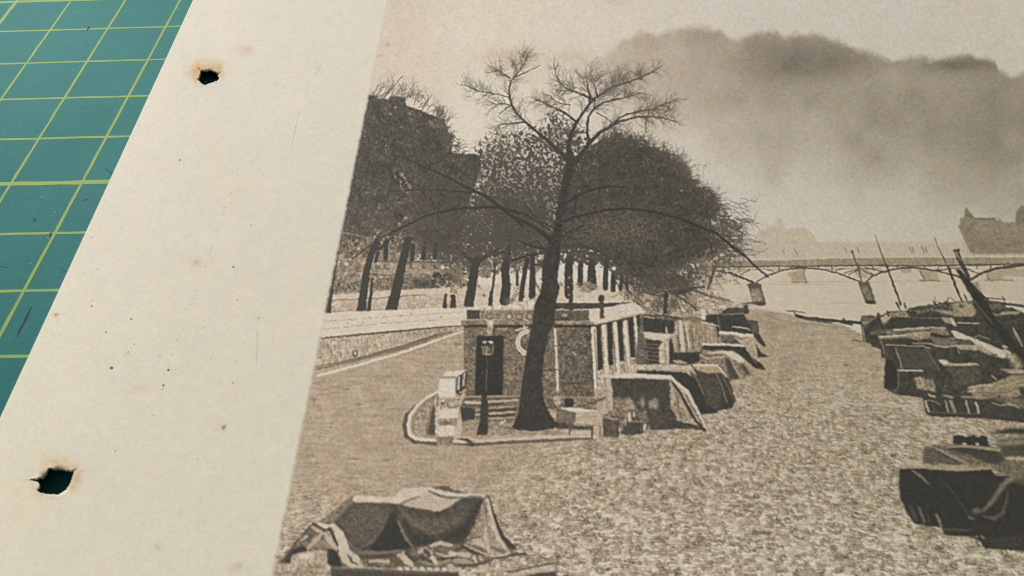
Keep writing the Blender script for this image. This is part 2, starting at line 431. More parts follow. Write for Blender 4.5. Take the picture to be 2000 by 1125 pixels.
deck = zL([(-200, 575), (400, 568), (900, 562), (1500, 556), (1800, 553)]) + zM([(280, 712), (900, 708), (1300, 700), (1640, 692), (3000, 690)])
line(deck, 3.2, 92, P_BR)
line([(x, y + 5.5) for x, y in deck[:5]], 1.4, 110, None, .8)
ar1 = zL([(440, 735), (550, 670), (680, 620), (800, 590), (900, 580), (1050, 585), (1200, 605), (1350, 645), (1500, 705), (1580, 735)])
ar0 = zL([(-300, 590), (0, 610), (150, 640), (280, 690), (400, 740)])
ar2 = zL([(1640, 735), (1700, 680), (1800, 630)]) + zM([(240, 770), (370, 740), (500, 728), (640, 740), (780, 765), (940, 805), (1100, 860)])
ar3 = zM([(1100, 855), (1200, 790), (1350, 740), (1500, 720), (1640, 700), (1850, 690), (2200, 740), (2500, 850)])
for a, w in ((ar0, 4.2), (ar1, 3.2), (ar2, 3.6), (ar3, 5.2)):
    line(a, w, 84, P_BR)
for a in [[(680, 560), (680, 620)], [(815, 565), (830, 590)], [(965, 560), (965, 580)], [(1110, 562), (1120, 590)], [(1265, 560), (1270, 615)], [(1400, 640), (1560, 590)], [(520, 590), (620, 620)], [(250, 670), (360, 600)], [(1300, 610), (1400, 590)], [(1450, 660), (1560, 595)], [(1560, 560), (1590, 735)], [(1570, 580), (1710, 665)], [(1700, 560), (1720, 590)]]:
    line(zL(a), 2.1, 96, P_BR)
for a in [[(50, 730), (240, 770)], [(370, 715), (375, 745)], [(500, 712), (505, 730)], [(640, 712), (650, 740)], [(780, 710), (785, 762)], [(780, 760), (900, 735), (1010, 735)], [(100, 780), (130, 800)], [(1060, 740), (1200, 795)], [(1160, 705), (1170, 740)], [(1300, 705), (1300, 745)], [(1440, 700), (1440, 725)]]:
    line(zM(a), 2.3, 92, P_BR)
# open spandrels
for a, b, c_, d_ in [(520, 640, 568, 598), (700, 790, 570, 590), (990, 1100, 566, 578), (1150, 1250, 566, 590), (1290, 1390, 568, 588)]:
    poly(zL([(a, c_), (b, c_), (b - 5, (c_ + d_) / 2), (a + 10, d_)]), 188, None, .8, 3, .8)
for p in [zL([(330, 760), (400, 735), (495, 760), (490, 790), (540, 970), (500, 995), (400, 985), (360, 830)]), zL([(1550, 740), (1680, 735), (1690, 780), (1750, 960), (1730, 980), (1640, 970), (1590, 850)])]:
    poly(p, 96, P_BR, .9, 7)
poly(zL([(385, 810), (470, 805), (505, 930), (480, 955), (395, 955), (375, 880)]), 150, None, 1.6, 9, .9)
poly(zL([(1590, 790), (1660, 780), (1715, 930), (1650, 935), (1615, 850)]), 132, None, 1.6, 9, .8)
poly(zL([(385, 955), (540, 960), (530, 995), (400, 988)]), 78, None, 1, 6)
poly(zL([(1630, 940), (1745, 950), (1740, 978), (1640, 972)]), 70, None, 1, 5)
line(zL([(265, 978), (400, 965)]), 3.5, 78, P_BR)
poly(zM([(1110, 880), (1180, 880), (1185, 905), (1225, 1010), (1210, 1040)]), 140, P_BR, 1, 6)
# walkers and lamps on the bridge
for z, a, b in [(zL, (855, 375), (885, 432)), (zL, (1405, 360), (1430, 412)), (zL, (1545, 355), (1565, 410)), (zL, (730, 385), (745, 430)), (zM, (490, 525), (520, 580)), (zM, (518, 522), (540, 575)), (zM, (615, 520), (640, 580)), (zM, (650, 525), (665, 575))]:
    line(z([a, b]), 2.2, 125 if z is zL else 105, P_BR, .75)
line(zL([(1490, 400), (1510, 470), (1555, 590), (1590, 730)]), [3.2, 2.4], 92, P_BR); ell(*zL([(1490, 400)])[0], 2.5, 3, 85, None)

# ---- street buildings behind the trees on the left
P_ST = part('printed_street_buildings', 'dark printed street front behind a row of bare trees')
massp = zA([(400, 425), (580, 432), (602, 462), (690, 470), (715, 440), (858, 446), (868, 530), (1000, 575), (1120, 625), (1235, 665), (1252, 725), (1285, 795), (1352, 832), (1318, 850), (1312, 985), (1385, 1003), (1520, 1000), (1588, 1022), (1600, 1125), (1560, 1250), (1480, 1450), (1380, 1960), (0, 2000), (0, 1500)])
poly(massp, 81 + 3 * N9 + 2.5 * N18 + 12 * sstep(320, 480, YY), P_ST, 1.0, 11)
# foliage and window glints inside the mass
gl = np.clip((0.6 * N3 + 0.55 * N5 + 0.25 * N2 - 1.25) / 0.5, 0, 1)
m_, s_ = poly_mask(massp, 3)
lay(m_ * gl[s_] * (0.25 + 0.75 * sstep(330, 500, YY)[s_]), s_, 135, None, 8, .65)
poly(zA([(1050, 690), (1150, 660), (1230, 700), (1250, 745), (1080, 740)]), 118, None, 3, 18, .7)
for x, y, r in [(760, 545, 14), (715, 612, 12), (900, 612, 13), (668, 920, 12), (920, 668, 9), (1010, 620, 8)]:
    ell(*zA([(x, y)])[0], r / 5, r / 6, 175, None, .8, 4, .75)
for x, y, r in [(490, 247, 9), (1275, 332, 9), (1390, 720, 14), (870, 625, 15), (800, 690, 18), (1130, 690, 20), (1040, 680, 16), (1120, 720, 22)]:
    ell(*zB([(x, y)])[0], r / 5, r / 5.5, 160, None, .9, 12, .7)
for (x, y) in [(810, 245), (865, 330)]:
    for q in range(16):
        a = rnd.uniform(0, 6.28); rr = rnd.uniform(30, 62)
        p = (x + rr * math.cos(a), y + rr * .75 * math.sin(a))
        line(zB([p, (p[0] + 16 * math.cos(a + 1), p[1] + 14 * math.sin(a + 1))]), 2.2, 165 if q % 3 else 62, None, .8)
# lit facade low down on the left
fac = zC([(380, -120), (600, -60), (760, -120), (900, -60), (1100, -100), (1300, -40), (1620, 0), (1990, 60), (1990, 520), (1460, 525), (320, 600), (200, 600)])
poly(fac, 124 + 6 * N5, P_ST, 5, 15, .88, rag=.35)
for y0, y1, x0, x1, t in [(188, 205, 840, 1990, 76), (100, 60, 330, 700, 95), (360, 350, 880, 1500, 100), (402, 385, 860, 1500, 108), (330, 320, 380, 700, 172), (400, 400, 340, 680, 170)]:
    line(zC([(x0, y0), (x1, y1)]), 2.2, t, None, .75, 1.0)
poly(zC([(840, 215), (1620, 215), (1620, 350), (880, 350)]), 166, None, 2, 12, .6)
for x in (830, 930, 1250, 1400, 1540):
    poly(zC([(x, 225), (x + 28, 225), (x + 34, 262), (x + 66, 265), (x + 64, 284), (x, 284)]), 96, None, 1, 8, .85)
for r in range(6):
    for c in range(7):
        x = 370 + c * 52 + rnd.uniform(-6, 6) - r * 4; y = 30 + r * 72
        poly(zC([(x, y), (x + 24, y - 6), (x + 20, y + 40), (x - 4, y + 44)]), rnd.choice([98, 112, 172, 105]), None, 1.6, 12, .6)
poly(zC([(320, 420), (680, 410), (680, 520), (300, 590)]), 108, None, 3, 24, .7)
poly(zC([(860, 420), (1480, 400), (1500, 520), (740, 560)]), 112, None, 3, 22, .75)
poly(zC([(1290, 420), (1500, 410), (1480, 520), (1300, 525)]), 78, None, 3, 14, .8)
# carriage
P_CA = part('printed_carriage', 'dark printed carriage standing on the avenue')
ell(*zC([(1590, 450)])[0], 13, 20, 78, P_CA, 1.2, 14, 1, .3)
poly(zC([(1700, 325), (1870, 330), (1960, 470), (1940, 580), (1500, 590), (1470, 520)]), 92, P_CA, 1.5, 26, .95, rag=.3)
line(zC([(1590, 465), (1660, 520), (1690, 470)]), 2, 205, None, .8)
ell(*zC([(1485, 550)])[0], 3.5, 7, 80, P_CA)
for x in (1780, 1815, 1850): line(zC([(x, 390), (x + 4, 480)]), 1.8, 190, None, .6)

# ---- avenue, quay parapet, ramp
P_AV = part('printed_avenue', 'pale printed avenue along the quay parapet')
poly(zC([(180, 610), (640, 575), (1460, 522), (2500, 460), (4200, 440), (4200, 760), (2000, 760), (180, 835)]), 196, P_AV, 1.0, 5)
poly(zC([(180, 670), (640, 655), (1450, 592), (1990, 580), (1990, 745), (180, 810)]), 186, None, 1.5, 8)
line(zC([(280, 662), (640, 655), (1000, 630), (1450, 595)]), 2.0, 105, None, .85)
line(zC([(230, 810), (640, 795), (1100, 770), (1990, 715)]), 3.2, 120, None, .55, 1.6)
poly(zC([(1100, 640), (1940, 600), (1940, 745), (1100, 775)]), 180, None, 2, 12, .8)
poly(zC([(300, 720), (620, 700), (620, 795), (290, 810)]), 166, None, 3, 14, .6)
P_QW = part('printed_quay_wall', 'pale printed quay parapet and retaining wall')
def parapet():
    poly(zC([(100, 830), (620, 800), (1100, 782), (1950, 755), (1960, 960), (1600, 985), (900, 1045), (100, 1125)]), 207, P_QW, .9, 3)
    for pts in [[(200, 918), (500, 905), (900, 870), (1400, 840), (1940, 808)], [(170, 1018), (500, 990), (1000, 940), (1500, 910), (1850, 890)], [(900, 950), (1300, 925)]]:
        for a, b in zip(pts[:-1], pts[1:]):
            for q in range(5):
                k0 = q / 5 + rnd.uniform(0, .05); k1 = k0 + rnd.uniform(.08, .2)
                line(zC([(a[0] + (b[0] - a[0]) * k0, a[1] + (b[1] - a[1]) * k0 + rnd.uniform(-6, 6)), (a[0] + (b[0] - a[0]) * k1, a[1] + (b[1] - a[1]) * k1)]), rnd.uniform(1, 2.4), rnd.choice([150, 165, 130]), None, .55, .9)
    for x, y in [(1270, 835), (500, 948), (690, 938), (1490, 910), (1640, 985), (1630, 870)]:
        ell(*zC([(x, y)])[0], 2.4, 1.5, 125, None, .8, 5, .8)
parapet()

# ---- cobbled quay ground
P_GR = part('printed_cobbled_quay', 'brown printed cobbled quay')
hy = 560.0
dd = np.maximum(YY - hy, 6)
vv_ = np.log(dd) * 88 + 0.16 * N9 + 0.14 * N5 + .25 * N40
uu_ = (XX - 1400) / dd * 46 + 0.25 * np.roll(N9, 77, 1) + .15 * N3
row = np.floor(vv_).astype(int)
RT = R.random(4096).astype(np.float32)
uu2 = uu_ + RT[row % 4096] * 3.0
colm = np.floor(uu2).astype(int)
hsh = RT[(row * 131 + colm * 17 + 7 * (colm // 3)) % 4096]
fu = uu2 - colm; fv = vv_ - row
gap = np.clip(np.minimum(np.minimum(fu, 1 - fu) * 2.0, np.minimum(fv, 1 - fv) * 1.5) / 0.34, 0, 1)
cob = -1 + (hsh - 0.5) * 50 - (1 - gap) * 42 * np.clip(.8 + .5 * N9, 0, 1.6) + 15
cob -= cob[900 - Y0:1100 - Y0, 1100 - X0:1700 - X0].mean()
far = sstep(640, 860, YY)
cx_ = sstep(900, 1300, XX + (YY - 800) * .9)
con = (0.12 + 0.88 * np.maximum(cx_ * far, sstep(900, 1010, YY) * .75)) * (.75 + .25 * sstep(900, 1100, YY))
base = 165 + 2.0 * FB + 1.5 * N18 - 3 * sstep(1500, 2000, XX) * sstep(700, 900, YY) + 6 * sstep(930, 1125, YY) - 2 * sstep(800, 640, YY)
base += 3 * sstep(1000, 650, XX) * sstep(960, 800, YY)
strk = vnoise(26, 3.0)
gt = base + 1.45 * con * cob + 3.5 * strk + (4.0 + 4 * con) * TEX - 5 * np.clip(FB - .9, 0, 2)
gpoly = [(560, 745), (700, 700), (905, 640), (905, 636), (1250, 600), (1440, 600), (1510, 608), (1640, 632), (1760, 690), (2760, 700), (2760, 1340), (380, 1340), (480, 1125), (545, 800)]
m_, s_ = poly_mask(gpoly, 1.5); lay(m_, s_, gt, P_GR, 0, 1)
# water's edge
line([(1495, 615), (1530, 628), (1600, 634), (1660, 640)], [2, 3, 1], 135, None, .5, 2.2)
# darker patches and puddle lines
for x, y, rx, ry, t in [(1500, 1041, 16, 2.6, 105), (1476, 1041, 9, 2.5, 110), (1640, 985, 40, 2.5, 120), (1665, 982, 12, 3, 115), (1033, 1027, 16, 2.4, 118), (1830, 1071, 14, 4, 95), (690, 896, 12, 2.2, 125), (755, 899, 8, 2, 125), (606, 890, 10, 2.5, 130), (676, 760, 8, 3, 128), (648, 826, 5, 2, 110), (730, 736, 7, 2, 118), (620, 780, 14, 2, 140), (895, 672, 10, 2, 120), (700, 790, 20, 2, 145), (1185, 888, 22, 2.2, 130), (1652, 713, 7, 2.5, 120), (615, 905, 12, 2, 140)]:
    ell(x, y, rx, ry, t, None, 1.5, 12, .75, .25)
line([(1600, 790), (1680, 789), (1790, 795)], [2, 4, 2], 192, None, .6, 1.5)
line([(660, 985), (810, 965)], [2, 1], 150, None, .4, 1.5)

# ---- retaining wall & ramp edge left of the kiosk
poly(zG([(-1100, 470), (0, 420), (760, 350), (800, 360), (800, 400), (600, 440), (300, 540), (0, 640), (-1100, 940)]), 172 + 6 * NV, P_QW, 1.2, 12)
line(zG([(-1000, 505), (0, 415), (450, 372), (770, 348)]), [3, 4.5, 4.5, 3.5], 84, P_QW, .95)
poly(zG([(0, 440), (450, 395), (760, 365), (700, 390), (400, 450), (0, 480)]), 140, None, 2.5, 10, .6)
line(zG([(-1000, 880), (-500, 760), (0, 630), (300, 530), (450, 475), (640, 425)]), [4, 8, 8, 4], 118, P_QW, .9, 1.4)
line(zG([(-1000, 850), (-500, 740), (0, 605), (300, 510), (470, 455)]), [1.5, 2, 3], 88, None, .7)
ell(*zG([(-540, 692)])[0], 6, 7, 84, None, .8, 3, .95); ell(*zG([(-540, 690)])[0], 3, 3.8, 190, None)
line(zG([(-1000, 960), (-500, 830), (0, 688), (300, 585), (650, 462), (800, 412)]), [5, 4.5, 3], 212, P_QW, .95)
line(zG([(0, 725), (300, 620), (650, 480)]), 1.6, 130, None, .5, 1.2)
for x in (-420, -200, -60, 100): line(zG([(x, 490 - x * .09), (x - 10, 600 - x * .3)]), 1.3, 150, None, .4)

# ---- row of avenue trees
P_AT = part('printed_avenue_trees', 'row of dark printed tree trunks along the avenue')
P_CR = part('printed_tree_crowns', 'dense dark printed crowns of the avenue trees')
# speckled middle crown
def crown(pts, soft, t, k, pid, tex=9, lv=0.9, big=0.3, floor=0.0, fine=False):
    m, s = poly_mask(pts, soft)
    q = np.clip((m * (lv + 0.5) - 0.5 + k * (0.5 * N5[s] + 0.62 * N3[s] + big * N9[s])) / 0.45 + 0.5, 0, 1)
    if fine:
        q = np.clip((m * (lv + 0.5) - 0.5 + k * (0.45 * N5[s] + 0.75 * N3[s] + 0.45 * N2[s])) / 0.7 + 0.5, 0, 1)
    q = np.maximum(q, floor * np.clip(m * 2 - .6, 0, 1))
    q *= np.clip(m * 5, 0, 1)
    lay(q, s, t, None, tex, 1)
    ids[s][(m > .45)] = pid
# background of the avenue seen between the trunks
poly(zE([(-330, 330), (-100, 300), (330, 330), (330, 800), (-430, 820), (-430, 500)]), 102, P_CR, 17, 14, .92, rag=.25)
poly(zF([(0, 200), (1130, 200), (1130, 430), (700, 440), (500, 470), (0, 640)]), 128 + 8 * N5, P_CR, 5, 18, .9, rag=.4)
def trunks():
    for pts, w in [([(225, 832), (265, 600), (300, 350), (325, 300)], [19, 16, 15]), ([(310, 340), (200, 262), (110, 165), (50, 90)], [9, 6]), ([(330, 330), (420, 260), (560, 180), (680, 90)], [8, 4]),
                   ([(485, 845), (500, 690)], [8, 7]), ([(508, 690), (530, 500), (545, 340)], [5, 3]),
                   ([(660, 800), (680, 600), (665, 420), (690, 250), (715, 60)], [19, 15, 11]), ([(815, 600), (815, 440)], [5, 5]), ([(860, 790), (880, 600), (935, 290)], [10, 8]),
                   ([(995, 740), (1000, 500), (1000, 230)], [13, 9]), ([(1440, 720), (1440, 480), (1445, 280)], [16, 15]), ([(1470, 900), (1470, 560)], [8, 8]),
                   ([(1583, 580), (1590, 340)], [11, 9]), ([(1725, 610), (1720, 320)], [20, 12]), ([(1890, 640), (1900, 280)], [10, 9]), ([(1985, 660), (1988, 470)], [10, 9]),
                   ([(2080, 650), (2085, 480)], [7, 7]), ([(2150, 640), (2150, 490)], [6, 5])]:
        line(zF(pts), w, 70, P_AT, 1, .9)
    for pts, w in [([(255, 825), (285, 600), (330, 330), (375, 60)], [10, 7, 4]), ([(660, 803), (690, 560), (730, 300), (780, 100), (850, -40)], [18, 13, 12, 13]), ([(750, 795), (775, 600), (800, 400)], [8, 5, 4]),
                   ([(1025, 782), (1085, 560), (1150, 260), (1205, 40), (1230, -80)], [22, 17, 15, 13]), ([(1675, 752), (1690, 600)], [7, 5]), ([(1780, 748), (1780, 620)], [12, 9]),
                   ([(960, -40), (960, 150)], [9, 9]), ([(1290, 0), (1280, 160)], [9, 8]), ([(1430, -20), (1420, 150)], [11, 9]), ([(1560, -20), (1560, 150)], [9, 8]), ([(860, 90), (830, 200)], [7, 4]), ([(880, 40), (980, -60)], [5, 4])]:
        line(zC(pts), w, 72, P_AT, 1, 1.0)
trunks()
crown(zD([(150, 830), (240, 740), (330, 760), (480, 740), (560, 700), (640, 720), (700, 560), (760, 620), (800, 600), (820, 700), (900, 640), (960, 700), (990, 800), (900, 1000), (860, 1300), (300, 1300), (160, 1250), (120, 980)]), 11, 80, .46, P_CR, 7, .26, fine=True, floor=.10)
crown(zD([(150, 1000), (400, 960), (700, 1000), (860, 980), (860, 1300), (800, 1600), (300, 1600), (160, 1300)]), 16, 80, .42, P_CR, 8, .32, fine=True, floor=.35)
crown(zE([(-420, 230), (-200, 260), (100, 250), (330, 260), (300, 640), (240, 830), (0, 860), (-500, 880), (-700, 780), (-700, 300)]), 16, 81, .42, P_CR, 9, .32, fine=True, floor=.35)
crown(zF([(1330, -100), (2100, -100), (2100, 330), (1900, 340), (1750, 380), (1600, 340), (1400, 330), (1330, 280)]), 5, 84, .42, P_CR, 8, .40)
# dense right-hand crown
RC = zD([(880, 960), (960, 860), (1080, 770), (1200, 742), (1300, 760), (1360, 795), (1450, 805), (1530, 855), (1610, 905), (1680, 965), (1720, 1020), (1790, 1095)]) + zE([(1250, 60), (1330, 140), (1390, 220), (1480, 290), (1560, 345), (1615, 410), (1600, 480), (1545, 525), (1560, 590), (1600, 650), (1640, 740), (1600, 800), (1480, 845), (1370, 870), (1330, 940), (1290, 1000), (1180, 1020), (1000, 1010), (900, 970), (800, 890), (700, 800), (560, 740), (390, 720), (400, 300)])
crown(RC, 9, 79 + 2 * N18, .27, P_CR, 9, 1.1, .95)
poly(zE([(520, 480), (900, 470), (1150, 520), (1200, 640), (1000, 720), (600, 700), (450, 600)]), 100, None, 16, 16, .7)
crown(zE([(380, 690), (760, 740), (880, 900), (860, 990), (700, 860), (560, 830), (400, 820)]), 7, 84, .4, P_CR, 8, .4)
crown(zE([(1480, 800), (1640, 740), (1760, 820), (1740, 960), (1500, 980), (1300, 960)]), 9, 112, .5, P_CR, 10, -.05)
crown(zE([(1560, 400), (1660, 460), (1760, 540), (1800, 680), (1720, 770), (1620, 740), (1540, 590)]), 9, 92, .5, P_CR, 10, .12)
# brown bank of twigs and mud under the crown towards the river
poly(zE([(1330, 900), (1560, 900), (1700, 1000), (1560, 1100), (1900, 1180), (1880, 1250), (900, 1250), (820, 1000), (1000, 985)]), 176, P_AV, 8, 12, .8)
poly(zK([(0, -40), (500, -60), (900, 20), (1150, 160), (1330, 230), (1060, 330), (800, 360), (480, 380), (0, 330)]), 172, P_AV, 4, 20, .85)

keep_cv, keep_id = cv.copy(), ids.copy()
trunks()
bl = sstep(484, 524, YY + 5 * N5)
cv[:] = keep_cv + (cv - keep_cv) * bl[..., None]
ids[bl < .5] = keep_id[bl < .5]
for pts, w in [([(740, 800), (880, 640)], 2), ([(1030, 560), (1100, 690)], 2), ([(830, 640), (760, 740)], 1.6), ([(1050, 290), (1130, 370)], 3), ([(1020, 350), (1110, 375)], 2.4), ([(520, 250), (640, 200)], 4), ([(740, 300), (960, 240)], 3), ([(900, 130), (1050, 60), (1150, 180)], 5)]:
    line(zF(pts), w, 74, None, .9)
ell(*zC([(825, 340)])[0], 6, 4, 90, P_AT); line(zC([(790, 325), (850, 330)]), 1.6, 205, None, .8)
line(zC([(560, 150), (640, 90), (750, 0)]), 2.2, 80, None, .8); line(zB([(250, 770), (400, 800), (520, 835)]), 1.8, 150, None, .7); line(zB([(330, 1030), (450, 950), (560, 880)]), 2.5, 84, None, .8)

parapet()
poly(zF([(1500, 585), (1600, 560), (1800, 600), (1830, 680), (1700, 695), (1560, 670)]), 138, None, 3, 18, .8, rag=.3)
poly(zF([(640, 780), (760, 760), (800, 820), (700, 850)]), 110, None, 3, 16, .7)

# ---- twig generator
def twig(x, y, a, L, w, depth, t, pid, bend=0.25, spread=0.7, kids=3, alpha=.9):
    n = 4; px_, py_ = x, y
    pts = [(x, y)]
    for k in range(n):
        a += rnd.uniform(-bend, bend)
        px_ += L / n * math.cos(a); py_ += L / n * math.sin(a)
        pts.append((px_, py_))
    line(pts, [w, w * .6], t, pid, alpha, .6)
    if depth > 0:
        for k in range(kids):
            j = rnd.randint(1, n)
            s = rnd.choice([-1, 1])
            twig(pts[j][0], pts[j][1], a + s * rnd.uniform(.25, spread), L * rnd.uniform(.45, .75), max(.45, w * .62), depth - 1, t + 7, pid, bend, spread, kids, alpha * .9)
def sprays(pts, w0, w1, n, L, depth, t, pid, up=0.0, start=0.35, spread=.9, alpha=.85):
    p = np.array(pts, float); d = np.r_[0, np.cumsum(np.hypot(*np.diff(p, axis=0).T))]
    for k in range(n):
        q = rnd.uniform(start, 1.0); s = q * d[-1]
        x = np.interp(s, d, p[:, 0]); y = np.interp(s, d, p[:, 1])
        x2 = np.interp(min(s + 4, d[-1]), d, p[:, 0]); y2 = np.interp(min(s + 4, d[-1]), d, p[:, 1])
        if (x2, y2) == (x, y): x2, y2 = x + p[-1, 0] - p[-2, 0], y + p[-1, 1] - p[-2, 1]
        a = math.atan2(y2 - y, x2 - x) + rnd.choice([-1, 1]) * rnd.uniform(.2, spread)
        a += up * math.sin(-math.pi / 2 - a)
        twig(x, y, a, L * rnd.uniform(.6, 1.2) * (1.15 - .5 * q), w0 + (w1 - w0) * q, depth, t, pid, alpha=alpha)

# wispy twigs over the street roofs and round the crowns
for k in range(80):
    q = rnd.random()
    x = 722 + q * 150; y = np.interp(x, [720, 800, 868, 890], [186, 190, 235, 262]) + rnd.uniform(-4, 12)
    twig(x, y, rnd.uniform(-1.5, -.35), rnd.uniform(14, 36) * (1.1 - .45 * q), 1.2, 2, 98, None, .3, .7, 2, .75)
line(zA([(640, 465), (720, 370), (830, 245)]), [2.5, 1.8], 92, None, .85); line(zA([(1020, 580), (1060, 510), (1120, 420)]), [2, 1.2], 100, None, .8)
for k in range(110):
    x = rnd.uniform(850, 908); y = 240 + (x - 862) * 1.6 + rnd.uniform(-14, 30)
    twig(x, y, rnd.uniform(-1.2, .3), rnd.uniform(5, 16), 1.4, 1, 92, None, .5, 1, 2, .8)
for k in range(50):
    x = rnd.uniform(948, 1010); y = 290 - (x - 948) * .35 + rnd.uniform(-12, 40)
    twig(x, y, rnd.uniform(-2.4, -.6), rnd.uniform(6, 18), 1.3, 1, 92, None, .5, 1, 2, .8)
for k in range(60):
    x = rnd.uniform(1050, 1130); y = 262 + rnd.uniform(-20, 40)
    twig(x, y, rnd.uniform(-2.3, -.8), rnd.uniform(8, 22), 1.2, 1, 90, None, .5, 1, 2, .75)
rim = zD([(1080, 770), (1200, 742), (1300, 760), (1450, 805), (1610, 905), (1720, 1020)]) + zE([(1250, 60), (1390, 220), (1560, 345), (1615, 410), (1545, 525), (1600, 650), (1640, 740)])
rp = np.array(rim); rd = np.r_[0, np.cumsum(np.hypot(*np.diff(rp, axis=0).T))]
for k in range(380):
    s = rnd.uniform(0, rd[-1]); x = np.interp(s, rd, rp[:, 0]); y = np.interp(s, rd, rp[:, 1])
    out = math.atan2(y - 420, x - 1180)
    twig(x - 6 * math.cos(out), y - 6 * math.sin(out), out + rnd.uniform(-.7, .9), rnd.uniform(8, 27), 1.4, 2, 84, None, .4, .9, 2, .8)
for k in range(60):
    x, y = rnd.uniform(1395, 1440), rnd.uniform(425, 505)
    twig(x, y, rnd.uniform(-.7, .9), rnd.uniform(10, 34), 1.4, 2, 84, None, .5, .9, 2, .85)
for k in range(60):
    x, y = rnd.uniform(1400, 1450), rnd.uniform(385, 500)
    twig(x, y, rnd.uniform(-.3, .7), rnd.uniform(12, 38), 1.2, 2, 95, None, .4, .8, 2, .75)
for k in range(20):
    x, y = rnd.uniform(1430, 1475), rnd.uniform(470, 500)
    twig(x, y, rnd.uniform(-.5, .3), rnd.uniform(10, 26), 1.2, 2, 110, None, .3, .7, 2, .7)

# twig texture inside the crowns
for k in range(330):
    q = k % 3
    if q == 0: x, y = rnd.uniform(1120, 1400), rnd.uniform(300, 500)
    elif q == 1: x, y = rnd.uniform(945, 1090), rnd.uniform(270, 500)
    else: x, y = rnd.uniform(700, 940), rnd.uniform(215, 480)
    if q == 0 and ((x - 1230) / 165) ** 2 + ((y - 400) / 125) ** 2 > 1: continue
    if q == 2 and (x < 755 - .2 * y or (x > 880 and y < 305)): continue
    out = math.atan2(y - 520, x - (1110 if q < 2 else 800))
    twig(x, y, out + rnd.uniform(-.8, .8), rnd.uniform(9, 30), rnd.uniform(.9, 1.8), 1, rnd.choice([62, 66, 112, 124, 118]), None, .35, .9, 3, rnd.uniform(.35, .6))
# low hanging branches under the crown
for pts, w in [([(390, 720), (550, 722), (700, 772), (800, 842), (900, 902), (1030, 975), (1110, 990)], [4.5, 3.5]), ([(390, 772), (560, 762), (700, 800)], [3, 2]), ([(1100, 985), (1160, 1050), (1195, 1130)], [4, 4.5]), ([(1200, 985), (1350, 1040), (1480, 1092), (1570, 1130)], [3.5, 1.5]),
               ([(1240, 1080), (1350, 1060), (1500, 1040)], [7, 4]), ([(1580, 890), (1560, 970), (1530, 1060)], [7, 4]), ([(1400, 925), (1380, 980)], [5, 3])]:
    line(zE(pts), w, 74, P_CR, .95)
crown(zE([(780, 870), (1000, 940), (1400, 860), (1540, 900), (1480, 1010), (1280, 1100), (1050, 1070), (880, 1010)]), 9, 84, .5, P_CR, 10, .22, .2)
crown(zE([(1380, 840), (1600, 780), (1720, 800), (1760, 880), (1560, 960), (1400, 960)]), 9, 98, .5, P_CR, 10, .02, .2)
for k in range(60):
    x0 = rnd.uniform(800, 1330); y0 = 930 + rnd.uniform(0, 60)
    xx_, yy2 = zE([(x0, y0)])[0]
    twig(xx_, yy2, rnd.uniform(.2, 1.5), rnd.uniform(22, 60), rnd.uniform(1.2, 2.6), 2, rnd.choice([72, 80, 92]), None, .3, .8, 2, .85)
for k in range(70):
    x, y = rnd.uniform(1235, 1350), rnd.uniform(540, 600)
    twig(x, y, rnd.uniform(.1, 1.1), rnd.uniform(12, 34), 1.3, 1, 90, None, .3, .7, 2, .75)
for k in range(70):
    x, y = rnd.uniform(1240, 1420), rnd.uniform(565, 618)
    twig(x, y, rnd.uniform(-.6, 1.2), rnd.uniform(6, 18), 1.6, 1, rnd.choice([85, 110, 130]), None, .4, .9, 2, .7)
for k in range(60):
    x, y = rnd.uniform(1340, 1440), rnd.uniform(500, 560)
    twig(x, y, rnd.uniform(-.9, .9), rnd.uniform(6, 22), 1.2, 1, rnd.choice([95, 120, 135]), None, .5, .9, 2, .7)
line(zK([(0, -40), (160, 80), (330, 120)]), 3, 90); line(zK([(480, 90), (600, 160), (760, 290)]), [3, 4], 78, None, .9); line(zK([(740, 40), (900, 100), (1080, 160), (1200, 195)]), [2.4, 1.2], 92, None, .9)
poly(zK([(360, 40), (400, 60), (400, 330), (340, 340)]), 72, P_CR, 1, 6)
poly(zK([(450, 60), (700, 10), (720, 50), (500, 110)]), 80, P_CR, 1.5, 8); poly(zK([(420, 150), (520, 130), (500, 260), (400, 330)]), 92, None, 3, 14, .8)
poly(zK([(180, 200), (330, 150), (330, 260), (250, 280)]), 105, None, 4, 16, .7)

# ---- kiosk
P_KI = part('printed_kiosk', 'flat roofed printed stone kiosk behind the leaning tree')
P_DO = part('printed_door', 'dark printed doorway of the kiosk', 'printed_kiosk')
P_PI = part('printed_colonnade', 'white printed pilasters and dark windows of the kiosk', 'printed_kiosk')
poly(zF([(60, 880), (700, 850), (1040, 760), (1050, 920), (340, 930)]), 196, P_KI, 1.2, 16)
poly(zF([(340, 905), (1040, 905), (1040, 930), (340, 930)]), 110, None, 1, 8, .8)
wl = [(906, 634), (1085, 634), (1085, 800), (906, 800)]
poly([(906, 634), (1156, 634), (1166, 790), (1168, 800), (906, 800)], 116 + 4 * N9, P_KI, .8, 15)
poly([(1092, 636), (1156, 634), (1163, 775), (1092, 772)], 103 + 4 * N5, P_KI, .8, 13)
poly(zG([(820, 160), (985, 160), (985, 272), (820, 272)]), 80, P_KI, .8, 6)
poly(zG([(985, 160), (1650, 158), (1640, 275), (985, 275)]), 138, P_KI, .9, 12)
poly(zG([(755, 285), (1640, 270), (1630, 335), (755, 338)]), 130, P_KI, .8, 12)
poly(zG([(780, 340), (1640, 335), (1630, 378), (790, 372)]), 70, P_KI, .9, 5)
ell(*zG([(1105, 235)])[0], 8.5, 6.5, 105, None); ell(*zG([(1105, 232)])[0], 6, 4.2, 150, None)
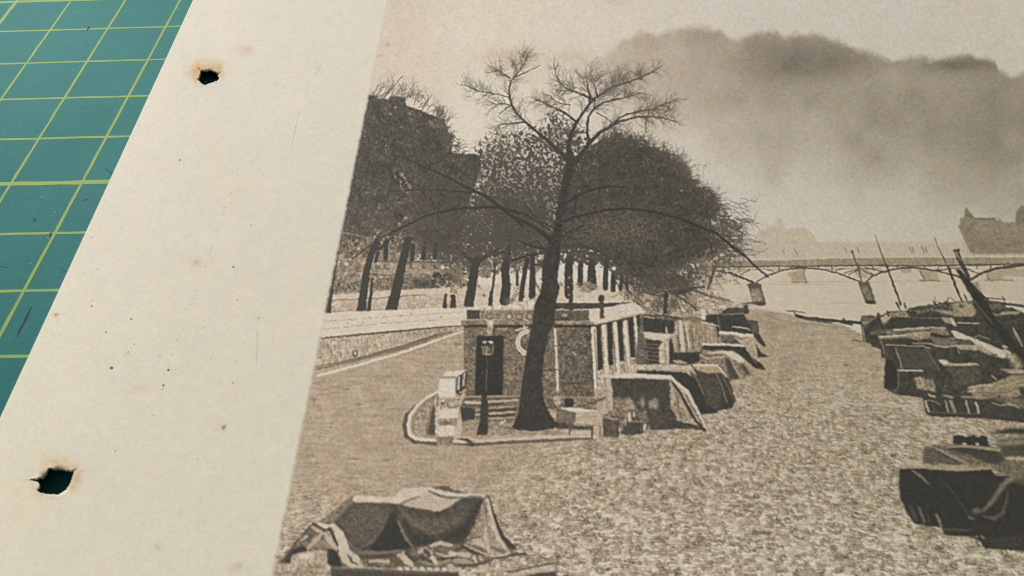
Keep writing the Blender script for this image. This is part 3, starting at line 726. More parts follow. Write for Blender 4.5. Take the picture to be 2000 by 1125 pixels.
for x in (1340, 1465, 1590):
    ell(*zG([(x, 240)])[0], 7, 7, 95, None); ell(*zG([(x, 240)])[0], 5, 5, 176 if x == 1340 else 160, None)
line(zG([(985, 160), (1640, 158)]), 1.3, 190, None, .7); line(zG([(1520, 265), (1580, 300)]), 2.5, 195, None, .8)
poly(zG([(1055, 285), (1160, 285), (1150, 345), (1130, 470), (1070, 470), (1070, 350)]), 168, P_KI, .9, 14)
poly(zG([(1075, 290), (1150, 290), (1130, 350), (1090, 350)]), 210, None, .9, 6)
poly(zG([(1140, 380), (1180, 380), (1175, 470), (1140, 470)]), 85, None, 1, 6)
# door and its lamp
poly([(931, 656), (984, 656), (982, 772), (927, 772)], 59, P_DO, .9, 3)
# life ring
for w, t in ((8.5, 206), (3, 185)):
    line([(1032.5 + 21 * math.cos(a), 669 + 22 * math.sin(a)) for a in np.linspace(1.75, 4.55, 14)], w, t, P_KI, .95)
line([(1032.5 + 14.5 * math.cos(a), 669 + 15 * math.sin(a)) for a in np.linspace(1.75, 4.55, 14)], 1.6, 92, None, .8)
line(zG([(1410, 410), (1500, 385), (1560, 370)]), [3, 4], 205, None, .8); line(zG([(1520, 350), (1530, 390)]), 4, 200, None, .8)
# downpipe
line([(1083.5, 643), (1085.5, 680), (1088, 725), (1089.5, 762)], 5.0, 205, P_KI, .95); line([(1081, 645), (1083, 690), (1086, 762)], 1.6, 78, None, .7)
for y in (675, 721): line([(1082, y), (1091, y + .5)], 2.2, 100, None, .8)
line(zI([(375, 670), (410, 712)]), 2, 205, None, .85); line(zI([(180, 715), (600, 715)]), 1.3, 84, None, .5); line(zG([(1340, 1030), (1500, 1020)]), 1.5, 84, None, .5)
for q in range(26):
    line([(rnd.uniform(910, 1150), rnd.uniform(645, 770))] * 2, rnd.uniform(1, 2.4), rnd.choice([85, 165, 170]), None, .6) if False else ell(rnd.uniform(910, 1155), rnd.uniform(645, 790), rnd.uniform(.8, 1.6), rnd.uniform(.7, 1.3), rnd.choice([85, 165, 172]), None, .6, 3, .6)
# parapet right of the trunk
poly(zI([(130, 70), (740, 72), (1100, 62), (840, 122), (560, 155), (130, 152)]), 78, P_KI, .9, 8)
line(zI([(150, 60), (330, 62), (700, 62), (1060, 52)]), 2.4, 206, None, .9)
line(zI([(150, 158), (560, 158), (850, 122), (1130, 70)]), 2.4, 200, None, .9)
poly(zI([(150, 162), (572, 165), (572, 290), (150, 295)]), 98, P_KI, .9, 10)
ell(*zI([(265, 235)])[0], 9, 8, 78, None); ell(*zI([(268, 222)])[0], 6.5, 4, 150, None)
poly(zI([(150, 295), (570, 285), (660, 290), (640, 335), (150, 335)]), 142, P_KI, .9, 12)
poly(zI([(570, 166), (700, 150), (850, 122), (1140, 75), (1200, 130), (1255, 190), (1100, 218), (960, 252), (750, 312), (640, 335), (570, 290)]), 203, P_KI, .9, 5)
poly(zI([(700, 60), (745, 60), (752, 260), (700, 268)]), 80, P_KI, 1, 4); ell(*zI([(715, 20)])[0], 6, 8, 66, P_KI)
line(zI([(340, 0), (345, 150)]), 8, 74, P_AT)
poly(zI([(140, 336), (640, 340), (1230, 212), (1240, 240), (640, 378), (140, 372)]), 66, P_KI, .9, 4)
# colonnade
poly(zI([(585, 372), (1215, 235), (1282, 812), (1140, 832), (1142, 935), (822, 985), (822, 1260), (640, 1260)]), 186, P_PI, .9, 14)
for q in [[(652, 352), (712, 342), (742, 885), (672, 900)], [(782, 318), (850, 302), (862, 838), (800, 846)], [(905, 296), (975, 280), (1000, 778), (942, 786)], [(1035, 270), (1108, 250), (1132, 735), (1072, 742)], [(1142, 230), (1200, 218), (1226, 688), (1188, 692)]]:
    poly(zI(q), 66, P_PI, .8, 4)
for a, b, w in [((610, 375), (645, 1125), 4.5), ((742, 350), (790, 900), 4.5), ((885, 315), (925, 930), 4.5), ((1005, 300), (1048, 900), 4), ((1125, 240), (1165, 800), 3.5), ((1212, 225), (1270, 800), 3.5)]:
    line(zI([a, b]), w, 213, None, .95)
for a, b, w, t in [((628, 410), (665, 980), 1.6, 92), ((700, 420), (745, 900), 1.5, 105), ((845, 320), (895, 930), 2.2, 95), ((970, 360), (1005, 780), 1.8, 120), ((1000, 600), (1045, 920), 1.8, 105), ((1110, 260), (1150, 800), 1.5, 105), ((660, 980), (672, 1120), 2, 110), ((760, 980), (765, 1080), 2, 112)]:
    line(zI([a, b]), w, t, None, .8)
for q in [[(690, 905), (760, 900), (750, 950), (700, 960)], [(810, 850), (860, 845), (880, 940), (815, 950)], [(945, 800), (1010, 795), (1025, 925), (955, 930)], [(1075, 750), (1125, 745), (1120, 820), (1080, 840)], [(1190, 705), (1230, 700), (1240, 760), (1195, 770)]]:
    poly(zI(q), 150, None, 1, 16, .8)
# skirting left of the colonnade
line(zJ([(100, 330), (250, 335), (600, 330), (720, 320)]), [3, 4], 150, None, .8); poly(zJ([(250, 340), (355, 340), (355, 445), (250, 445)]), 66, P_KI, .9, 4)
poly(zJ([(590, 230), (740, 220), (790, 450), (600, 440)]), 168, P_PI, 1, 12)
poly(zJ([(360, 345), (720, 340), (600, 430), (360, 440)]), 130, P_KI, 1.5, 14); line(zJ([(400, 440), (560, 400), (720, 330)]), 3.5, 92, None, .8)

# steps and ground in front of the door
P_SP = part('printed_steps', 'printed stone steps below the kiosk door', 'printed_kiosk')
poly(zH([(740, 330), (1480, 330), (1420, 640), (1300, 680), (740, 660)]), 116, P_SP, 1, 14)
for pts, w, t in [([(800, 345), (1460, 335)], 3, 150), ([(800, 372), (1450, 362)], 3, 88), ([(800, 410), (1000, 418)], 4.5, 190), ([(1070, 405), (1290, 395), (1440, 380)], 4.5, 178), ([(780, 445), (1000, 455)], 4, 88), ([(1090, 440), (1260, 425)], 5.5, 84), ([(1080, 482), (1250, 470), (1410, 458)], 2.2, 176), ([(1085, 515), (1410, 495)], 5, 76), ([(1085, 552), (1250, 540), (1415, 527)], 2.4, 188), ([(1085, 582), (1400, 565)], 5, 78), ([(1090, 612), (1250, 606), (1410, 598)], 2.2, 176), ([(930, 500), (985, 495)], 4, 165), ([(930, 565), (985, 560)], 3, 190), ([(790, 530), (890, 485)], 2, 140)]:
    line(zH(pts), w, t, None, .9)
poly(zH([(740, 470), (920, 480), (925, 600), (780, 645), (740, 600)]), 72, None, 1.2, 6)
poly(zH([(760, 650), (975, 620), (1300, 660), (1400, 680), (1900, 740), (1900, 790), (1000, 830), (760, 830)]), 150 + 4 * N5, P_GR, 1.5, 10)
line(zH([(1290, 680), (1450, 690), (1600, 705), (1740, 700), (1860, 680)]), [2, 2.6], 150, None, .9); line(zH([(1290, 720), (1500, 735), (1750, 735), (1900, 700)]), [3, 7, 4], 92, None, .85, 1.4)
line(zH([(1240, 670), (1290, 640)]), 4, 205, None, .9)

# ---- kerbs
P_KE = part('printed_kerb', 'curved pale printed kerb round the kiosk island')
line(zH([(470, 300), (330, 375), (205, 465), (95, 570), (65, 690), (85, 820), (180, 890), (450, 915)]), [3, 9, 9, 8], 84, None, .8, 1.8)
poly(zH([(470, 290), (330, 370), (215, 480), (155, 600), (140, 720), (170, 800), (250, 850), (450, 860), (450, 300)]), 158, P_KE, 1, 14)
for q in range(5):
    o = q * 50
    line(zH([(440, 330 + q * 8), (310 + o * .5, 430 + q * 10), (190 + o, 600), (185 + o, 790)]), 1.6, 118, None, .55, 1.2)
for k in range(40):
    x, y = rnd.uniform(190, 400), rnd.uniform(400, 800)
    if (x - 150) * 1.1 > (800 - y) * .35: line(zH([(x, y), (x + rnd.uniform(8, 18), y + rnd.uniform(-14, 14))]), 1.8, rnd.choice([120, 185, 190]), None, .5)
poly(zH([(440, 430), (455, 820), (330, 800), (370, 620), (400, 470)]), 74, None, 3, 10, .92)
line(zH([(470, 285), (330, 355), (220, 450), (130, 570), (108, 690), (125, 800), (205, 858), (450, 872)]), [4, 6, 7, 6.5], 208, P_KE, .97)
line(zH([(470, 310), (340, 390), (245, 480), (170, 600), (160, 720), (185, 790)]), 1.5, 105, None, .7)
line(zH([(660, 920), (830, 930), (960, 925), (1250, 905), (1700, 885), (2100, 870)]), [3, 7, 6, 4], 94, None, .85, 1.2)
line(zJ([(-150, 805), (200, 815), (560, 805)]), 4.5, 100, None, .8)
line(zH([(660, 875), (800, 895)]), 4.5, 200, P_KE); line(zH([(750, 835), (900, 860), (960, 885), (1250, 865), (1700, 845), (2000, 830)]), [3.5, 5, 5], 192, P_KE, .95); line(zJ([(-100, 775), (150, 780), (560, 778)]), 4.5, 190, P_KE, .95)
line(zH([(690, 850), (830, 870), (890, 930)]), [3, 9], 76, None, .85, 1.2)

# ---- stone posts
P_SB = part('printed_stone_posts', 'pale printed stone blocks at the end of the railing')
poly(zH([(440, 350), (740, 340), (800, 260), (800, 330), (740, 460), (760, 640), (750, 850), (660, 870), (440, 850)]), 184, P_SB, 1, 8)
poly(zH([(700, 100), (800, 20), (835, 60), (800, 280), (740, 330), (690, 300)]), 78, P_SB, 1, 8)
line(zH([(730, 110), (720, 250)]), 3.5, 205, None, .9); line(zH([(795, 60), (780, 200)]), 3, 200, None, .9); line(zH([(740, 290), (800, 262)]), 4, 195, None, .8)
poly(zH([(535, 80), (570, 35), (720, 25), (800, 10), (830, 5), (760, 60), (700, 100), (545, 95)]), 208, P_SB, .9, 4)
line(zH([(540, 98), (700, 102)]), 2, 120, None, .7)
poly(zH([(490, 125), (675, 122), (685, 345), (478, 345)]), 213, P_SB, .9, 4)
poly(zH([(500, 370), (735, 360), (725, 480), (500, 490)]), 142, None, 1.5, 24, .9)
poly(zH([(480, 505), (720, 492), (725, 600), (470, 612)]), 210, None, 1.2, 5)
poly(zH([(480, 622), (715, 615), (690, 690), (480, 692)]), 122, None, 2, 14, .85)
poly(zH([(475, 705), (600, 695), (670, 712), (668, 825), (470, 838)]), 208, None, 1.2, 6)
poly(zH([(440, 835), (665, 825), (655, 930), (590, 955), (520, 940), (455, 890)]), 132, P_SB, 1.6, 12)
line(zH([(470, 350), (465, 460)]), 3.5, 84, None, .8); line(zH([(740, 350), (738, 460), (730, 600)]), 2, 120, None, .5)

# ---- street lamp
P_LA = part('printed_street_lamp', 'dark printed gas lamp in front of the kiosk door')
line(zH([(1068, -40), (1062, 200), (1045, 330)]), [5, 6, 9], 60, P_LA); line(zH([(1035, 340), (1040, 420), (1035, 480)]), [10, 13, 14], 66, P_LA)
poly(zH([(985, 480), (1090, 480), (1085, 560), (1080, 640), (1080, 790), (1060, 810), (945, 808), (955, 740), (985, 630)]), 68, P_LA, 1, 6)
line(zH([(1065, 20), (1060, 280)]), 1.3, 118, None, .8); line(zG([(1070, 720), (1075, 1000)]), 1.2, 112, None, .7)
poly(zG([(1010, 560), (1150, 560), (1128, 705), (1032, 705)]), 64, P_LA, .8, 4)
poly(zG([(1030, 600), (1125, 600), (1112, 700), (1042, 700)]), 108, None, 1, 14)
for pts in ([(1012, 600), (1028, 700)], [(1148, 590), (1130, 705)], [(1042, 702), (1112, 702)], [(1070, 610), (1062, 690)]):
    line(zG(pts), 1.6, 172, None, .9)
ell(*zG([(1045, 555)])[0], 4.5, 2.6, 196, None); ell(*zG([(1115, 555)])[0], 5, 2.8, 208, None); ell(*zG([(1080, 575)])[0], 4, 3, 74, None)

# ---- shed and stacked goods behind the kiosk
P_SH = part('printed_shed', 'brown striped printed shed beside the kiosk')
poly(zK([(80, 340), (330, 340), (590, 385), (700, 350), (860, 400), (1050, 470), (1040, 560), (1010, 700), (830, 760), (790, 920), (650, 960), (30, 960), (0, 900), (60, 420)]), 104, P_SH, 1, 12)
poly(zK([(470, 430), (600, 385), (720, 430), (850, 430), (1000, 500), (1015, 690), (840, 700), (790, 790), (450, 815), (340, 680)]), 150 + 7 * NV, P_SH, .9, 10)
for a, b, w, t in [((555, 430), (590, 770), 6, 208), ((620, 450), (665, 740), 4.5, 196), ((500, 470), (540, 800), 3, 190), ((480, 600), (495, 800), 3, 180), ((520, 600), (545, 800), 3.5, 92), ((600, 470), (640, 800), 2.5, 105), ((690, 480), (715, 760), 3, 105), ((880, 500), (895, 690), 1.6, 178), ((930, 500), (945, 690), 1.6, 175), ((440, 640), (470, 800), 5, 110)]:
    line(zK([a, b]), w, t, None, .85)
poly(zK([(590, 390), (700, 360), (860, 420), (1040, 470), (1010, 490), (800, 440)]), 122, None, 1, 8)
line(zK([(810, 435), (920, 455), (1050, 475)]), 3, 198, None, .9); line(zK([(1005, 500), (1020, 600)]), 5, 74, None, .9)
poly(zK([(100, 370), (330, 395), (490, 425), (480, 570), (110, 545)]), 71, P_SH, .9, 7)
line(zK([(110, 362), (240, 388)]), 1.6, 200, None, .8); line(zK([(385, 500), (395, 560)]), 3, 205, None, .85); line(zK([(100, 345), (340, 350), (580, 395)]), 2.5, 74, None, .9)
poly(zK([(110, 550), (300, 570), (485, 582), (340, 665), (110, 625)]), 199, P_SH, .9, 4)
poly(zK([(140, 645), (340, 668), (300, 945), (165, 930)]), 74, P_SH, .9, 5)
for y in (700, 745, 790, 840, 890): line(zK([(160, y), (300, y + 12)]), 1.8, 128, None, .7)
poly(zK([(295, 740), (340, 670), (420, 640), (415, 940), (300, 935)]), 184, P_SH, .9, 12)
line(zK([(370, 690), (378, 930)]), 2.5, 120, None, .7)
poly(zK([(415, 660), (450, 640), (475, 805), (790, 795), (790, 905), (650, 950), (430, 945)]), 68, P_SH, 1, 4)
poly(zK([(455, 905), (560, 895), (660, 940), (520, 945)]), 176, P_SH, 1, 12, .9)

# ---- heaps under tarpaulins, farthest first
P_H = [part('printed_covered_heap', 'printed heap of goods under a dark cover by the river'),
       part('printed_covered_heap', 'printed heap under a pale canvas beside the shed'),
       part('printed_covered_heap', 'low printed heap under a black cover with a long tail'),
       part('printed_covered_heap', 'printed heap under a folded grey canvas'),
       part('printed_covered_heap', 'printed heap under a dark cover with a white top edge'),
       part('printed_covered_heap', 'large printed heap under a dark tarpaulin by the handcart')]
poly(zK([(860, 350), (1060, 330), (1330, 325), (1370, 405), (1490, 420), (1525, 600), (1610, 725), (1555, 728), (1440, 590), (1200, 560), (1050, 560), (1040, 480), (870, 420)]), 72, P_H[0], .9, 7)
poly(zK([(1060, 300), (1150, 250), (1330, 260), (1320, 225), (1370, 220), (1400, 320), (1340, 340), (1060, 335)]), 80, P_H[0], 1, 8)
line(zK([(1190, 490), (1310, 495), (1400, 525)]), 2.4, 198, None, .9); line(zK([(1060, 340), (1200, 333), (1330, 328)]), 1.6, 150, None, .8); line(zK([(1020, 370), (1025, 450)]), 1.2, 165, None, .6)
poly(zK([(1370, 420), (1490, 425), (1515, 590), (1440, 580)]), 96, None, 1.5, 10, .8)
poly(zK([(798, 280), (858, 278), (866, 400), (812, 405)]), 205, P_H[0], .9, 5)
poly(zK([(1040, 590), (1200, 600), (1300, 710), (1060, 695)]), 108, P_H[1], 1, 12)
poly(zK([(1210, 600), (1430, 590), (1480, 700), (1515, 845), (1440, 855), (1380, 745), (1290, 695)]), 172, P_H[1], 1, 12)
poly(zK([(1480, 690), (1540, 800), (1635, 852), (1500, 865)]), 72, P_H[1], 1, 5); line(zK([(1430, 590), (1400, 640), (1470, 840)]), 2, 130, None, .6)
line(zK([(1040, 562), (1180, 565), (1300, 588), (1430, 592)]), 5.5, 208, P_H[1], .95); line(zK([(1210, 600), (1290, 640), (1370, 620)]), 2, 100, None, .8)
poly(zK([(835, 715), (1330, 722), (1420, 850), (1560, 950), (1595, 1015), (1470, 1000), (1350, 890), (1220, 785), (830, 775)]), 67, P_H[2], .9, 4)
line(zK([(835, 702), (1060, 704), (1330, 722)]), 4, 204, P_H[2], .95); line(zK([(1330, 725), (1420, 850), (1480, 930)]), 1.6, 150, None, .7)
poly(zK([(795, 780), (1090, 780), (1190, 785), (1345, 895), (1330, 945), (1410, 1085), (1300, 1130), (1150, 1150), (1030, 990), (800, 950)]), 132, P_H[3], 1, 12)
poly(zK([(880, 800), (1090, 785), (1190, 785), (1345, 895), (1320, 945), (1190, 880), (1090, 815), (880, 820)]), 198, None, 1, 8)
line(zK([(800, 830), (880, 880), (1090, 850)]), 3, 180, None, .8)
poly(zK([(1100, 850), (1180, 920), (1280, 1125), (1160, 1140), (1120, 980)]), 76, None, 1.5, 6, .9); poly(zK([(1330, 920), (1415, 1080), (1350, 1070), (1290, 960)]), 80, None, 1.5, 6, .9); line(zK([(1170, 890), (1260, 1060), (1310, 1110)]), 3, 170, None, .7)
# heap 5 (two covers)
poly([(1350, 713), (1404, 714), (1418, 736), (1437, 782), (1430, 797), (1388, 805), (1366, 770), (1346, 722)], 72, P_H[4], .9, 6)
poly(zK([(700, 955), (1000, 955), (1050, 1000), (1040, 1060), (900, 1080), (740, 1010)]), 165, P_H[4], 1, 10)
line(zK([(720, 958), (990, 958), (1040, 1000), (1130, 1125)]), 3.4, 208, None, .95)
poly(zK([(880, 1060), (1040, 1050), (1150, 1125), (1200, 1300), (1000, 1300)]), 76, None, 1.2, 6)
line([(1395, 722), (1408, 750), (1420, 785)], 2.2, 150, None, .6); line([(1404, 720), (1425, 760), (1434, 785)], 1.8, 140, None, .5); line([(1380, 750), (1395, 792)], 2, 120, None, .5)
poly(zJ([(1080, 22), (1300, 20), (1640, 40), (1760, 120), (1800, 210), (1900, 430), (2010, 475), (2010, 510), (1810, 525), (1660, 265), (1470, 85), (1080, 55)]), 66, P_H[4], .9, 4)
poly(zJ([(1780, 20), (2010, 100), (2060, 300), (2010, 480), (1880, 400), (1800, 200)]), 84, P_H[4], 1.2, 10)
poly(zK([(30, 955), (440, 945), (700, 975), (735, 1040), (760, 1090), (700, 1045), (450, 1030), (30, 1012)]), 186, P_H[4], .9, 14)
line(zK([(30, 1015), (250, 1018), (560, 1020), (700, 1040)]), 1.6, 108, None, .7); line(zJ([(1720, 50), (1770, 120), (1850, 300)]), 2.4, 138, None, .6)
# heap 6: nearest
poly(zJ([(770, 105), (1460, 125), (1475, 450), (1540, 600), (1720, 635), (1880, 695), (1870, 715), (1700, 690), (1240, 705), (1200, 560), (1000, 480), (790, 470)]), 78, P_H[5], .9, 10)
poly(zJ([(800, 340), (860, 330), (960, 350), (1010, 330), (1080, 480), (800, 475)]), 142, None, 3, 16, .8)
for q in [[(930, 350), (1000, 340), (1090, 475), (960, 470)], [(1100, 400), (1140, 310), (1175, 370), (1150, 460)], [(1220, 370), (1310, 340), (1330, 470), (1220, 460)]]:
    poly(zJ(q), 165, None, 2.5, 12, .85)
poly(zJ([(780, 470), (1200, 480), (1240, 700), (900, 680), (700, 560)]), 112, None, 2, 22, .9)
poly(zJ([(1240, 470), (1500, 480), (1560, 600), (1250, 690)]), 84, None, 3, 14, .8)
poly(zJ([(1462, 130), (1500, 150), (1600, 330), (1700, 500), (1720, 630), (1600, 590), (1510, 510), (1470, 430)]), 146, P_H[5], 1.2, 16)
line(zJ([(1470, 150), (1500, 300), (1490, 420)]), 4, 182, None, .7, 1.4); line(zJ([(1560, 350), (1640, 470), (1690, 600)]), 4, 175, None, .6, 1.6); line(zJ([(1530, 280), (1560, 430), (1590, 560)]), 2.5, 105, None, .6)
line(zJ([(1480, 150), (1580, 280), (1680, 470), (1760, 600), (1860, 712)]), [4, 6, 5], 72, P_H[5], .95)
line(zJ([(1465, 85), (1560, 185), (1655, 260), (1760, 440), (1815, 560), (1880, 695)]), [4, 8, 4, 3], 200, P_H[5], .95)
line(zJ([(1640, 300), (1740, 480), (1830, 640)]), 2.5, 92, None, .8)
poly(zJ([(750, 92), (1000, 55), (1180, 62), (1460, 75), (1490, 125), (1100, 103), (775, 110)]), 206, P_H[5], .9, 4)
line(zJ([(760, 110), (785, 250), (790, 460)]), 6, 182, None, .9)

# ---- handcart, crates and barrels at the kerb
P_CT = part('printed_handcart', 'pale printed handcart with plank side at the kerb')
P_BA = part('printed_barrels', 'dark printed barrels beside the handcart')
poly(zJ([(880, 480), (1000, 490), (1060, 500), (1050, 610), (880, 640), (700, 560)]), 118, P_BA, 1.5, 20)
poly(zJ([(690, 530), (870, 580), (860, 780), (720, 790), (690, 700)]), 92, P_BA, 1, 12); line(zJ([(690, 540), (790, 575), (870, 585)]), 4, 160, None, .8); line(zJ([(870, 590), (860, 780)]), 4, 76, None, .8)
poly(zJ([(960, 625), (1020, 605), (1190, 618), (1200, 700), (1150, 750), (960, 765), (890, 740)]), 80, P_BA, 1, 8); poly(zJ([(1160, 625), (1192, 635), (1182, 720), (1155, 720)]), 196, None, 1, 8); line(zJ([(1050, 612), (1180, 615)]), 1.8, 150, None, .7); line(zJ([(1125, 630), (1130, 740)]), 1.5, 130, None, .7)
poly(zJ([(978, 505), (1010, 500), (1012, 610), (985, 615)]), 198, P_BA, 1, 6); line(zJ([(950, 520), (955, 650)]), 2.5, 180, None, .8); line(zJ([(1045, 500), (1052, 540)]), 4, 190, None, .8)
poly(zJ([(160, 460), (385, 500), (385, 655), (280, 640), (150, 590)]), 112, P_CT, 1, 12)
poly(zJ([(150, 590), (400, 650), (570, 660), (560, 720), (300, 720), (160, 680)]), 84, P_CT, 1.5, 12)
poly(zJ([(330, 700), (550, 705), (545, 770), (330, 755)]), 186, P_CT, 1.2, 8); poly(zJ([(190, 700), (310, 690), (300, 760), (230, 750)]), 180, P_CT, 1.5, 10)
poly(zJ([(585, 665), (695, 665), (700, 785), (580, 795)]), 178, P_CT, 1, 10); line(zJ([(660, 670), (655, 785)]), 3, 105, None, .7); line(zJ([(570, 670), (565, 800)]), 4, 80, None, .85); line(zJ([(315, 660), (310, 755)]), 4, 84, None, .8); line(zJ([(700, 660), (705, 780)]), 4, 80, None, .8)
poly(zJ([(380, 497), (672, 497), (680, 652), (375, 655)]), 178, P_CT, .9, 8); line(zJ([(385, 555), (675, 550)]), 1.4, 138, None, .7); line(zJ([(380, 640), (680, 655)]), 2.4, 130, None, .6)
poly(zJ([(175, 452), (400, 448), (660, 490), (375, 497)]), 216, P_CT, .9, 3)
poly(zJ([(130, 320), (165, 295), (200, 320), (210, 400), (150, 430), (125, 400)]), 172, P_CT, 1.2, 16)

# ---- barges moored on the right
P_B = part('printed_barges', 'row of dark printed barges with covered cargo')
barge = zO([(0, 300), (20, 232), (130, 222), (195, 240), (215, 185), (240, 195), (255, 225), (370, 175), (560, 172), (600, 132), (720, 112), (890, 92), (1110, 62), (1380, 42), (1560, 40), (2050, 105), (2500, 180), (4000, 300), (4000, 1500)]) + zP([(2400, 700), (2000, 660), (1500, 605), (1200, 595), (860, 582), (800, 545), (760, 355), (430, 315), (298, 235), (300, 0)]) + zO([(310, 750), (258, 740), (250, 640), (150, 612), (130, 572), (40, 545)])
poly(barge, 76 + 3 * N9, P_B, .9, 8)
# long pole and small plank on the water
P_PO = part('printed_spar', 'long dark printed spar reaching over the water')
line(zN([(225, 355), (330, 385), (600, 405), (800, 425), (1000, 440)]), [6.5, 6, 6], 74, P_PO); line(zN([(330, 388), (500, 420), (650, 442)]), [5, 3], 92, P_PO); line(zN([(760, 440), (900, 465)]), 3.5, 78, P_PO); ell(*zN([(800, 405)])[0], 3, 2.5, 76, P_PO)
line(zN([(105, 295), (190, 300), (335, 318)]), 2.2, 88, P_PO); line(zN([(185, 305), (225, 355)]), 2.6, 84, P_PO)
line(zN([(900, 650), (1040, 668)]), 2.4, 86, P_B)
# upper barge tops
def shapes(z, lst):
    for q in lst:
        poly(z(q[0]), q[1], None, q[2] if len(q) > 2 else 1.0, q[3] if len(q) > 3 else 8, q[4] if len(q) > 4 else 1.0)
shapes(zO, [([(20, 235), (190, 240), (110, 300), (30, 300)], 104), ([(30, 300), (110, 295), (90, 330), (20, 335)], 150), ([(240, 260), (380, 185), (385, 320), (300, 340)], 168, 1.2, 14), ([(360, 200), (560, 180), (620, 250), (380, 250)], 140, 1.5, 18),
            ([(640, 170), (860, 130), (900, 160), (700, 200)], 128, 2, 18, .8), ([(860, 150), (1120, 170), (1150, 225), (960, 190)], 178, 2, 16, .85), ([(880, 110), (1110, 80), (1130, 160), (900, 150)], 92, 2, 14),
            ([(1115, 70), (1350, 50), (1420, 170), (1390, 240), (1150, 235)], 150, 1, 8), ([(1000, 240), (1090, 260), (1140, 330), (1020, 310)], 150, 1.2, 16), ([(1085, 250), (1120, 250), (1185, 350), (1140, 355)], 190, 1, 6),
            ([(120, 415), (290, 395), (300, 450), (130, 460)], 104, 1.5, 8), ([(300, 400), (560, 385), (840, 375), (850, 420), (600, 430), (330, 470)], 118, 2, 14), ([(230, 480), (520, 455), (850, 430), (860, 500), (700, 530), (560, 500), (240, 515)], 142, 1.5, 14),
            ([(855, 455), (1080, 470), (1100, 500), (900, 490)], 66), ([(850, 490), (1150, 510), (1190, 590), (1050, 615), (920, 590)], 118, 1.5, 12), ([(860, 375), (1030, 385), (1100, 460), (1060, 465), (860, 430)], 140, 1.2, 10),
            ([(1100, 405), (1180, 415), (1350, 490), (1700, 630), (1830, 690), (1760, 745), (1700, 740), (1480, 620), (1420, 590), (1340, 525), (1170, 510)], 196, 1, 5), ([(1180, 520), (1340, 525), (1425, 590), (1230, 590)], 100, 1.2, 10), ([(1130, 595), (1500, 600), (1680, 740), (1560, 700), (1480, 655), (1240, 640)], 158, 1.2, 12), ([(1610, 680), (1690, 710), (1650, 725)], 84),
            ([(1760, 690), (1900, 700), (1990, 860), (1900, 890), (1840, 800)], 150, 2.5, 16), ([(1700, 880), (1900, 885), (2050, 900), (2050, 935), (1830, 935)], 166, 1.2, 8), ([(1500, 90), (1700, 80), (1760, 120), (1740, 150), (1580, 150)], 108, 2, 12), ([(1780, 100), (2050, 110), (2050, 210), (1960, 180), (1850, 130), (1770, 125)], 196, 1.2, 5), ([(1620, 205), (1760, 180), (1950, 175), (1940, 205), (1640, 228)], 160, 1.4, 8), ([(1650, 160), (1740, 165), (1700, 210), (1640, 210)], 80)])
for pts, w, t in [([(420, 405), (560, 392), (840, 378)], 3.2, 190), ([(860, 372), (1040, 380)], 2.6, 180), ([(230, 485), (400, 478), (560, 462)], 3, 198), ([(560, 455), (720, 440), (850, 430)], 3, 172), ([(310, 585), (500, 590), (620, 600), (760, 600), (850, 625)], 2, 168), ([(650, 565), (840, 570)], 3, 140), ([(850, 570), (940, 600), (1050, 612), (1140, 595), (1500, 600)], 2.6, 178), ([(1190, 315), (1450, 322)], 2.6, 185), ([(640, 262), (860, 258), (1000, 262)], 2, 140), ([(40, 370), (120, 300), (200, 245)], 3, 120), ([(35, 380), (45, 460), (60, 545)], 3, 140), ([(250, 540), (280, 600), (300, 690)], 2.6, 130), ([(430, 620), (460, 700), (510, 865)], [3, 4], 140), ([(800, 640), (880, 760), (960, 880)], [4, 3], 118), ([(470, 895), (760, 902)], 2.6, 196), ([(435, 790), (470, 940)], 2, 130), ([(465, 900), (460, 1100)], 2, 110), ([(1180, 540), (1205, 690)], 2.5, 140), ([(1870, 380), (1900, 450), (1980, 600)], [3, 5, 3], 160), ([(1390, 490), (1450, 470), (1580, 515)], 2, 140), ([(1100, 500), (1150, 510)], 2, 180), ([(1740, 600), (1790, 615)], 4, 180), ([(1760, 640), (1830, 690)], 4, 195)]:
    line(zO(pts), w, t, None, .85)
poly(zO([(470, 620), (800, 640), (950, 890), (520, 865)]), 84, None, 1.5, 8); poly(zO([(310, 760), (450, 800), (460, 1100), (420, 1120), (290, 1100)]), 62, None, 1.5, 3)
shapes(zO, [([(950, 770), (1040, 765), (1110, 810), (1020, 838)], 196, 1, 5), ([(1110, 812), (1420, 808), (1460, 840), (1020, 842)], 186, 1, 6), ([(1020, 850), (1450, 850), (1480, 1000), (1350, 1080), (1140, 1100), (1120, 950)], 90, 3, 8), ([(1330, 1105), (1450, 1075), (1650, 1045), (1800, 980), (2050, 950), (2050, 1200), (1400, 1250)], 142, 1.2, 10)])
shapes(zP, [([(650, 110), (740, 100), (850, 130), (890, 190), (925, 280), (760, 260), (690, 240)], 138, 1.2, 18), ([(1320, 250), (1400, 200), (1560, 190), (1700, 150), (1860, 80), (2060, 80), (2060, 300), (1950, 330), (1800, 360), (1640, 300), (1450, 285)], 142, 1.2, 10), ([(1310, 270), (1430, 255), (1400, 290), (1320, 290)], 185), ([(1930, 210), (2000, 230), (2060, 330), (1960, 330)], 72, 2), ([(1450, 350), (1600, 350), (1750, 420), (1960, 490), (2060, 500), (2060, 380), (1800, 330), (1500, 310)], 116, 2.5, 16, .85), ([(780, 540), (860, 575), (1450, 590), (2060, 660), (2060, 640), (1450, 560), (840, 545)], 70, 2, 5)])
for k in range(5):
    line(zP([(690 + k * 48, 110 + k * 6), (720 + k * 48, 230)]), 2.4, rnd.choice([180, 100, 172]), None, .7)
